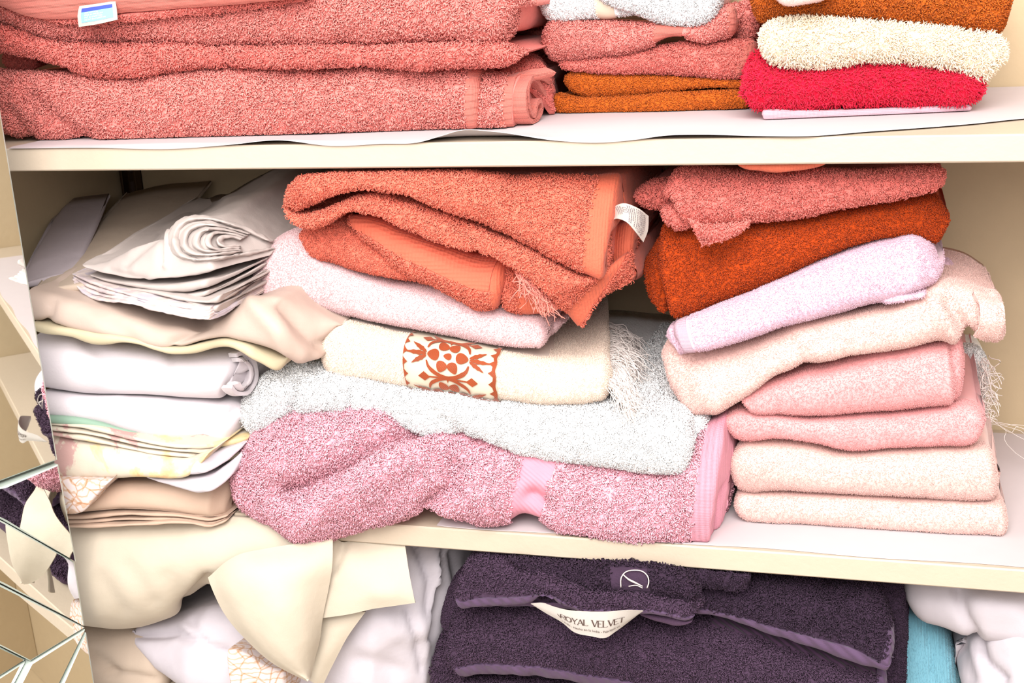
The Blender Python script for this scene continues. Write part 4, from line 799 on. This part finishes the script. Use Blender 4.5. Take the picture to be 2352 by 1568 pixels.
# plum towels
yP = .0
o, SL = towel('bath_towel', 'large plum bath towel with a twill hem along its lower fold, lowest plum towel', [
    dict(top=[(1034, 1430), (1060, 1385), (1200, 1378), (1400, 1392), (1594, 1404), (1720, 1432), (1857, 1478), (1959, 1510), (2036, 1534)],
         bot=[(1040, 1530), (1062, 1542), (1160, 1540), (1240, 1546), (1340, 1566), (1430, 1584), (1530, 1606), (1750, 1640), (2030, 1660)], y=[(0, yP+.004), (.4, yP-.012), (1, yP)], r=.030, d=.2, lean=.25, ends=(.012, .004), step=.0028, n=2.1, wr=((.0016, .014), (.003, .06))),
    dict(top=[(1058, 1566), (1200, 1560), (1400, 1590), (1700, 1640)], bot=[(1040, 1640), (1200, 1660), (1400, 1680), (1700, 1700)], y=yP+.02, r=.02, d=.16, ends=(.01, .004)),
    dict(top=[(1000, 1500), (1030, 1440), (1075, 1400)], bot=[(992, 1560), (1030, 1600), (1075, 1610)], y=[(0, yP+.03), (1, yP+.022)], r=.02, d=.16, ends=(.012, .004), lean=.2),
    dict(top=[(1020, 1400), (1040, 1330), (1090, 1280)], bot=[(1020, 1446), (1050, 1450), (1090, 1440)], y=[(0, yP+.045), (1, yP+.035)], r=.016, d=.14, ends=(.010, .004), lean=.2, fuzz='short')],
    PURP, 'loop', 'plum towels', bands=[(0, .03, 1., -.15, .34, 'twill_hem', PURPH, .0024), (0, .60, .975, .86, 1.12, 'woven_band', PURPZ, .0006), (0, .978, 1., -.1, 1.3, 'side_hem', PURPH, .0012)])
o, SL = towel('bath_towel', 'dark plum bath towel whose twill hem slants down to the right beside the label', [
    dict(top=[(1090, 1262), (1300, 1275), (1594, 1300), (1750, 1315), (1900, 1325), (2004, 1335), (2052, 1440)],
         bot=[(1090, 1384), (1300, 1396), (1480, 1400), (1594, 1406), (1720, 1436), (1857, 1481), (1959, 1512), (2040, 1537)], y=[(0, yP+.006), (.5, yP), (1, yP-.006)], r=.016, d=.22, lean=.55, ends=(.010, .003), n=2.2, wr=((.0014, .014), (.0025, .06)), cre=[([(1900, 1345), (2000, 1440)], 18, .004)]),
    dict(top=[(1990, 1330), (2086, 1338)], bot=[(2000, 1640), (2074, 1650)], y=[(0, yP+.03), (1, yP+.036)], r=.012, d=.16, ends=(.004, .006), lean=.1, fuzz='short')],
    PURPD, 'loop', 'plum towels', bands=[(0, .0, 1., -.15, .32, 'twill_hem', PURPH, .0020), (0, .975, 1., .32, 1.2, 'side_hem', PURPH, .0012)])
o, SL = towel('hand_towel', 'plum hand towel with a white lettered label hanging from its hem', [
    dict(top=[(1070, 1310), (1092, 1276), (1200, 1286), (1350, 1340), (1450, 1352), (1560, 1366), (1604, 1372)],
         bot=[(1054, 1392), (1100, 1393), (1160, 1390), (1215, 1381), (1262, 1376), (1300, 1388), (1340, 1398), (1400, 1402), (1480, 1400), (1540, 1410), (1592, 1424)], y=[(0, yP-.012), (.5, yP-.028), (1, yP-.026)], r=.012, d=.2, lean=.40, ends=(.005, .008), n=2.2, wr=((.0012, .014), (.002, .05)),
         cre=[([(1240, 1366), (1270, 1372)], 14, .004), ([(1330, 1380), (1345, 1395)], 10, -.003)]),
    dict(top=[(1470, 1402), (1530, 1410), (1588, 1424)], bot=[(1466, 1412), (1510, 1426), (1560, 1436), (1590, 1432)], y=[(0, yP-.012), (1, yP-.020)], r=.006, d=.10, ends=(.004, .006), fuzz=None)], PURP, 'loop', 'plum towels',
    bands=[(0, .0, 1., -.15, .36, 'twill_hem', PURPH, .0020)])
tg, dT = part_drape('brand_label', LABELM, o, [
    [(1219, 1386, -.030), (1245, 1384, -.038), (1275, 1394, -.046), (1300, 1400, -.050), (1350, 1404, -.052), (1400, 1404, -.050), (1440, 1401, -.046), (1478, 1402, -.034)],
    [(1220, 1387, -.030), (1250, 1400, -.040), (1283, 1416, -.048), (1310, 1426, -.052), (1352, 1432, -.054), (1396, 1436, -.052), (1426, 1432, -.046), (1476, 1404, -.034)],
    [(1222, 1388, -.030), (1254, 1408, -.040), (1292, 1430, -.048), (1320, 1452, -.052), (1354, 1460, -.054), (1392, 1464, -.052), (1414, 1450, -.046), (1470, 1408, -.034)]], .0005, step=.0016, wr=())
G = dT.V if dT.V[0, 0, 2] > dT.V[0, -1, 2] else dT.V[:, ::-1]
def pick(px):                                        # where a point read off the photograph falls on the label
    f = proj(G.reshape(-1, 3)).reshape(G.shape[0], G.shape[1], 2); out = []
    for p in np.atleast_2d(px):
        k = np.argmin(((f-p)**2).sum(-1)); i, j = np.unravel_index(k, f.shape[:2]); out.append((i/(f.shape[0]-1), j/(f.shape[1]-1)))
    return np.array(out)
q = MB()
def gstroke(pts, w):                                 # pts on the label face, in lettering coordinates
    P = np.asarray(pts, float); P = curve(P)(np.linspace(0, 1, 10*len(P))) if len(P) > 2 else curve(P)(np.linspace(0, 1, 8))
    T = nrm(np.gradient(P, axis=0)); Nn = np.stack([-T[:, 1], T[:, 0]], -1); w = np.broadcast_to(w, len(P))[:, None]
    A, B = LAB(P+Nn*w/2), LAB(P-Nn*w/2); q.grid(np.stack([A, B], 1))
# lettering frame: u along the word (0..1), v up in cap heights; the word sits on the middle of the label
i0, i1 = [int(round(a*(G.shape[0]-1))) for a in pick([(1291, 1424), (1432, 1424)])[:, 0]]
nG = gnorm(G, False); nG = -nG if (nG*nrm(C-G)).sum(-1).mean() < 0 else nG
mid_i = (i0+i1)//2; bdir = nrm(G[mid_i, -1]-G[mid_i, 0])
fG = proj(G.reshape(-1, 3)).reshape(G.shape[0], G.shape[1], 2)
cap_m = 14.5/2990.
def LAB(P):
    u, v = P[:, 0], P[:, 1]; ii = i0+(i1-i0)*u; a = np.clip(ii.astype(int), 0, G.shape[0]-2); fr_ = (ii-a)[:, None]
    jb = .56*(G.shape[1]-1)
    out = []
    ln_v = np.linalg.norm(np.diff(G[mid_i], axis=0), axis=1).sum()/(G.shape[1]-1)
    jj = np.clip(jb-v*cap_m/ln_v, 0, G.shape[1]-1.001); b = jj.astype(int); fb = (jj-b)[:, None]
    g_ = lambda X: (X[a, b]*(1-fr_)+X[a+1, b]*fr_)*(1-fb)+(X[a, b+1]*(1-fr_)+X[a+1, b+1]*fr_)*fb
    return g_(G)+g_(nG)*.0005
LS = {'R': [[(0, 0), (0, 1)], [(0, 1), (.35, .98), (.42, .76), (.3, .52), (0, .5)], [(.2, .5), (.52, 0)]], 'O': [[(.28, 1), (.06, .82), (.0, .5), (.06, .18), (.28, 0), (.5, .18), (.56, .5), (.5, .82), (.28, 1)]],
      'Y': [[(0, 1), (.25, .48)], [(.5, 1), (.25, .48), (.25, 0)]], 'A': [[(0, 0), (.26, 1)], [(.26, 1), (.54, 0)], [(.1, .36), (.43, .36)]], 'L': [[(0, 1), (0, 0), (.36, 0), (.4, .1)]],
      'V': [[(0, 1), (.26, 0)], [(.26, 0), (.5, 1)]], 'E': [[(.36, .94), (.34, 1), (0, 1), (0, 0), (.36, 0), (.38, .1)], [(0, .53), (.28, .53)]], 'T': [[(0, .92), (0, 1), (.46, 1), (.46, .92)], [(.23, 1), (.23, 0)]]}
LW = {'R': .58, 'O': .68, 'Y': .56, 'A': .62, 'L': .48, 'V': .58, 'E': .48, 'T': .52, ' ': .30}
tot = sum(LW[c] for c in 'ROYAL VELVET'); x_ = 0
for c in 'ROYAL VELVET':
    if c != ' ':
        for kk, st in enumerate(LS[c]):
            P_ = np.array(st, float)
            if c in 'LET' and len(P_) > 2:
                for a_, b_ in zip(P_[:-1], P_[1:]): gstroke([((x_+p[0])/tot, p[1]) for p in (a_, b_)], np.array([.0]) + .012)
                # thicken the verticals
                continue
            Q_ = np.stack([(x_+P_[:, 0])/tot, P_[:, 1]], -1)
            T_ = curve(Q_)(np.linspace(0, 1, 10*len(Q_))) if len(Q_) > 2 else curve(Q_)(np.linspace(0, 1, 8))
            dx = np.gradient(T_[:, 0])*tot; dy = np.gradient(T_[:, 1]); sl = np.hypot(dx, dy)+1e-9
            thick = .13 if (kk == 0 and c in 'VYR') or (kk == 1 and c == 'A') or c == 'O' else .07
            nx_, ny_ = -dy/sl/tot, dx/sl; w_ = np.full(len(T_), thick) if c != 'O' else .06+.08*np.abs(dy/sl)
            q.grid(np.stack([LAB(T_+np.stack([nx_, ny_], -1)*w_[:, None]/2), LAB(T_-np.stack([nx_, ny_], -1)*w_[:, None]/2)], 1))
        for st in LS[c]:
            if c in 'LET': 
                for a_, b_ in zip(st[:-1], st[1:]):
                    A_ = np.array([a_, b_], float); T_ = np.linspace(0, 1, 6)[:, None]*(A_[1]-A_[0])+A_[0]; vert = abs(A_[1][1]-A_[0][1]) > .5; w_ = .12 if vert else .06
                    d_0 = nrm(A_[1]-A_[0]); n_0 = np.array([-d_0[1], d_0[0]])*w_/2
                    f_ = lambda Z: LAB(np.stack([(x_+Z[:, 0])/tot, Z[:, 1]], -1)); q.grid(np.stack([f_(T_+n_0), f_(T_-n_0)], 1))
        for (sx, sy) in {'R': [(0, 0), (.52, 0)], 'Y': [(0, 1), (.5, 1), (.25, 0)], 'A': [(0, 0), (.54, 0)], 'L': [(0, 1)], 'V': [(0, 1), (.5, 1)], 'T': [(.23, 0)]}.get(c, []):
            T_ = np.array([(sx-.1, sy), (sx+.1, sy)]); n_0 = np.array([0, .025]); f_ = lambda Z: LAB(np.stack([(x_+Z[:, 0])/tot, Z[:, 1]], -1)); q.grid(np.stack([f_(T_+n_0), f_(T_-n_0)], 1))
    x_ += LW[c]
for kk in range(3): # small crown mark before the word
    c0 = np.array([-.055+.018*kk, .62-.22*kk]); 
    for an in (0., 1.05, 2.1): 
        dd = np.array([math.cos(an)*.010, math.sin(an)*.16]); T_ = np.array([c0-dd, c0+dd]); n_0 = np.array([.003, .03]); q.grid(np.stack([LAB(T_+n_0), LAB(T_-n_0)], 1))
q.build('printed_name', INK, tg)
# the small line under it
q = MB(); cu = bpy.data.curves.new('t', 'FONT'); cu.body = 'n India - Hecho en la India - Fabriqué en'; ob_ = bpy.data.objects.new('t', cu); bpy.context.scene.collection.objects.link(ob_)
dg_ = bpy.context.evaluated_depsgraph_get(); me_ = ob_.evaluated_get(dg_).to_mesh(); v_ = np.array([x.co[:2] for x in me_.vertices]); fs_ = {}
for p in me_.polygons: fs_.setdefault(len(p.vertices), []).append(list(p.vertices))
ob_.evaluated_get(dg_).to_mesh_clear(); bpy.data.objects.remove(ob_); bpy.data.curves.remove(cu)
wmax = v_[:, 0].max(); q.add(LAB(np.stack([.0+v_[:, 0]/wmax*.94, -.95+v_[:, 1]*.55], -1)), [np.array(f) for f in fs_.values()]); q.build('printed_origin', INK, tg)
# washcloth with an embroidered ring
o, SL = towel('washcloth', 'plum washcloth with a white embroidered ring emblem, top of the plum stack', [
    dict(top=[(1172, 1272), (1300, 1280), (1480, 1292), (1590, 1304)], bot=[(1180, 1292), (1220, 1312), (1262, 1326), (1350, 1346), (1424, 1350), (1500, 1354), (1560, 1362), (1604, 1374)], y=[(0, yP-.006), (.5, yP-.018), (1, yP-.022)], r=.014, d=.2, lean=.30, ends=(.006, .010), wr=((.0012, .014), (.002, .05)))], PURPD, 'loop', 'plum towels',
    bands=[(0, .56, .76, .1, .8, 'velour_patch', PURPD, .0016)])
vp = [c for c in o.children if c.name.startswith('velour_patch')][0]; Gp = SL[0].sub(.56, .76, .06, .98, .0030)[:, ::-1]
q = MB(); fP = proj(Gp.reshape(-1, 3)).reshape(Gp.shape[0], Gp.shape[1], 2)
def atp(px):
    Q = curve(np.array(px, float))(np.linspace(0, 1, 40)); gp = Gp.reshape(-1, 3); Y = np.array([gp[np.argsort(((fP.reshape(-1, 2)-p)**2).sum(-1))[:8], 1].mean() for p in Q])
    Y = np.convolve(np.r_[Y[:1], Y[:1], Y, Y[-1:], Y[-1:]], np.ones(5)/5, 'valid'); P = up(Q, Y); return P+nrm(C-P)*.0016
cx, cy = 1458, 1330
q.tube(atp([(cx-32, 1348), (cx-31, 1326), (cx-22, 1314), (cx, 1309), (cx+18, 1312), (cx+30, 1324), (cx+32, 1338), (cx+28, 1350)]), .0005, 5)
q.tube(atp([(cx-28, 1318), (cx-14, 1330), (cx+2, 1338), (cx+18, 1346)]), np.interp(np.linspace(0, 1, 40), [0, .5, 1], [.0004, .0009, .0004]), 5)
q.tube(atp([(cx-14, 1346), (cx+4, 1344), (cx+18, 1350)]), .0004, 5)
q.build('embroidered_ring', EMBW, vp)
towel('hand_towel', 'short plum towel edge in deep shadow right of the ring emblem washcloth', [
    dict(top=[(1588, 1280), (1722, 1290)], bot=[(1592, 1342), (1650, 1350), (1708, 1350), (1718, 1330)], y=yP-.002, r=.010, d=.2, ends=(.004, .006), lean=.2)], PURPD, 'terry', 'plum towels')
# right corner
o, SL = towel('pillow', 'white pillow slumped at the bottom right under the shelf', [
    dict(top=[(2076, 1300), (2200, 1320), (2450, 1340)], bot=[(2078, 1400), (2130, 1428), (2170, 1440), (2224, 1466), (2300, 1480), (2450, 1500)], y=[(0, .06), (.5, .03), (1, .02)], r=.05, d=.14, n=2., ends=(.02, .01), step=.0035, lean=.1, wr=((.0008, .02), (.003, .07)), cre=[([(2196, 1350), (2215, 1410), (2240, 1470)], 12, .006), ([(2250, 1390), (2330, 1400)], 30, -.006)]),
    dict(top=[(2200, 1460), (2280, 1440), (2340, 1420), (2450, 1430)], bot=[(2210, 1640), (2300, 1650), (2450, 1650)], y=[(0, .04), (.5, .012), (1, .0)], r=.04, d=.12, n=2., ends=(.02, .01), step=.0035, lean=.1, wr=((.0008, .02), (.003, .07)), cre=[([(2250, 1480), (2260, 1520), (2300, 1560)], 12, .008), ([(2290, 1480), (2340, 1470)], 22, -.006), ([(2210, 1480), (2230, 1560)], 12, .004)])], COTL, None, None, 'pillow')
towel('blanket', 'pale blue knitted blanket standing between the plum towels and the white pillow', [
    dict(top=[(2062, 1400), (2120, 1420), (2170, 1446), (2204, 1500)], bot=[(2066, 1640), (2140, 1650), (2206, 1640)], y=[(0, .075), (1, .08)], r=.02, d=.12, n=2., ends=(.006, .016), lean=.1, wr=((.0006, .02), (.001, .06)), cre=[([(2122, 1430), (2140, 1480), (2148, 1568)], 5, .003)])], BLUE, 'fuzz', None, 'blanket')
towel('pillow', 'white pillow at the far right of the bottom shelf beyond the blue blanket', [
    dict(top=[(2560, 1330), (2900, 1370), (3500, 1440)], bot=[(2560, 1660), (2900, 1700), (3500, 1770)], y=.05, r=.06, d=.14, n=2., ends=(.04, .04), step=.006, wr=((.0008, .02), (.004, .08)))], COTL, None, None, 'pillow')

ZONE[0] = None
# ================================================================== mirrored door on the left, stood open
ye = -.065
E0, E1 = up([(0, 250)], ye)[0], up([(215, 1568)], ye)[0]; xe = (E0[0]+E1[0])/2
tdir = np.array([-.392, -.92, 0.]); nd = np.array([.92, -.392, 0.])      # along the door, away from the closet; out of the glass
O = np.array([xe, ye, 0.])
def ondoor(px):
    px = np.atleast_2d(px); d = FW+RT*((px[:, :1]-W/2)/FPX)-UP*((px[:, 1:2]-H/2)/FPX); t = ((O-C)@nd)/(d@nd); return C+d*t[:, None]
def dz(P): return np.stack([(P-O)@tdir, P[:, 2]], -1)                     # (distance along the door, height)
def w3(ab, h=0.): ab = np.atleast_2d(ab); return O+ab[:, :1]*tdir+np.array([0, 0, 1.])*ab[:, 1:2]+nd*h
q = MB(); bk = [(-.0005, -.85), (.62, -.85), (.62, .95), (-.0005, .95)]
q.add(np.vstack([w3(bk, -.006), w3(bk, -.022)]), [np.array([[0, 1, 2, 3], [7, 6, 5, 4]]), np.array([[0, 4, 5, 1], [1, 5, 6, 2], [2, 6, 7, 3], [3, 7, 4, 0]])])
door = tag(q.build('mirrored_door', BACKB, smooth=False), 'open closet door faced with cut mirror pieces, at the left edge', 'mirrored door')
tiles = [([(0, 250), (130, 1056), (-300, 1215), (-300, -300), (-50, -60)], .0, .0), ([(145, 1062), (178, 1283), (0, 1192), (-120, 1130), (0, 1114)], .10, -.04), ([(-200, 1095), (0, 1195), (177, 1287), (197, 1435), (0, 1338), (-200, 1240)], .11, .012),
         ([(-200, 1245), (0, 1342), (197, 1439), (60, 1512), (0, 1482), (-200, 1385)], .11, -.012), ([(-200, 1390), (0, 1485), (57, 1514), (0, 1546), (-200, 1650)], .11, .0), ([(62, 1516), (196, 1444), (128, 1572), (60, 1700), (-40, 1700)], .11, .02), ([(200, 1450), (219, 1575), (235, 1700), (70, 1700), (133, 1572)], .11, .01), ([(-200, 1656), (0, 1550), (58, 1518), (-45, 1700), (-200, 1700)], .11, .02)]
def far_edge(p0, p1, a): A, B = dz(ondoor([p0, p1])); return (a, A[1]+(B[1]-A[1])*(a-A[0])/(B[0]-A[0]))
A0, A1 = dz(ondoor([(0, 250), (130, 1056)])); AW = .61
tiles_ab = [([(0., .95), (0., A1[1]), far_edge((130, 1056), (-300, 1215), AW), (AW, .95)], 0., 0.)]+[(dz(ondoor(pl)), ta, tb) for pl, ta, tb in tiles[1:]]
lowL = max(np.max(t[0], axis=0)[0] for t in tiles_ab[1:]); lowZ = min(np.min(np.asarray(t[0])[:, 1]) for t in tiles_ab[1:])
tl_, tr_ = far_edge((130, 1056), (-300, 1215), lowL+.004), far_edge((130, 1056), (-300, 1215), AW)
tiles_ab += [([(lowL+.004, tl_[1]-.006), (AW, tr_[1]-.006), (AW, lowZ-.004), (lowL+.004, lowZ-.004)][::-1], .02, 0.), ([(0., lowZ-.006), (AW, lowZ-.010), (AW, -.845), (0., -.845)][::-1], 0., 0.)]
for pl, ta, tb in tiles_ab:
    ab = np.array(pl, float); c = ab.mean(0); inn = ab+(c-ab)*(.0016/np.maximum(np.linalg.norm(ab-c, axis=1), .01))[:, None]
    inn[:, 0] = np.maximum(inn[:, 0], .0018); ab[:, 0] = np.maximum(ab[:, 0], 0.)
    tl = (inn-c)@np.array([ta, tb]); n = len(ab)
    hb = -.0055
    top = w3(inn); top = top+nd*(tl[:, None]+.0015-tl.min()); q = MB()
    q.add(top, np.arange(n)[None, :]); t_ = q.build('mirror_tile', mm, door, smooth=False)
    q = MB(); q.grid(np.stack([np.vstack([w3(ab, hb), w3(ab, hb)[:1]]), np.vstack([w3(ab, .0)+nd*(tl-tl.min())[:, None], (w3(ab, .0)+nd*(tl-tl.min())[:, None])[:1]]), np.vstack([top, top[:1]])], 1)); q.build('bevelled_edge', EDGE, t_, smooth=False)

# ================================================================== light
def light():
    sc = bpy.context.scene
    w = bpy.data.worlds.new('room_light'); sc.world = w; w.use_nodes = True
    w.node_tree.nodes['Background'].inputs[0].default_value = (1., .95, .93, 1); w.node_tree.nodes['Background'].inputs[1].default_value = 1.2
    for nm, loc, tgt, sx, sy, e, c in (('ceiling_bounce', (.35, -1.35, 1.5), (0., .1, .12), 1.5, 1.0, 62, (1., .96, .93)), ('flash', (.2, -1.2, .75), (0., .1, .1), .6, .45, 13, (1., .97, .95))):
        L = bpy.data.lights.new(nm, 'AREA'); L.shape = 'RECTANGLE'; L.size = sx; L.size_y = sy; L.energy = e; L.color = c
        o = bpy.data.objects.new(nm, L); sc.collection.objects.link(o); o.location = loc
        o.rotation_euler = (Vector(tgt)-o.location).to_track_quat('-Z', 'Y').to_euler()
    sc.view_settings.view_transform = 'Standard'; sc.view_settings.exposure = 0.
light()
for ob in bpy.context.scene.objects:
    if '_o' in ob: del ob['_o']
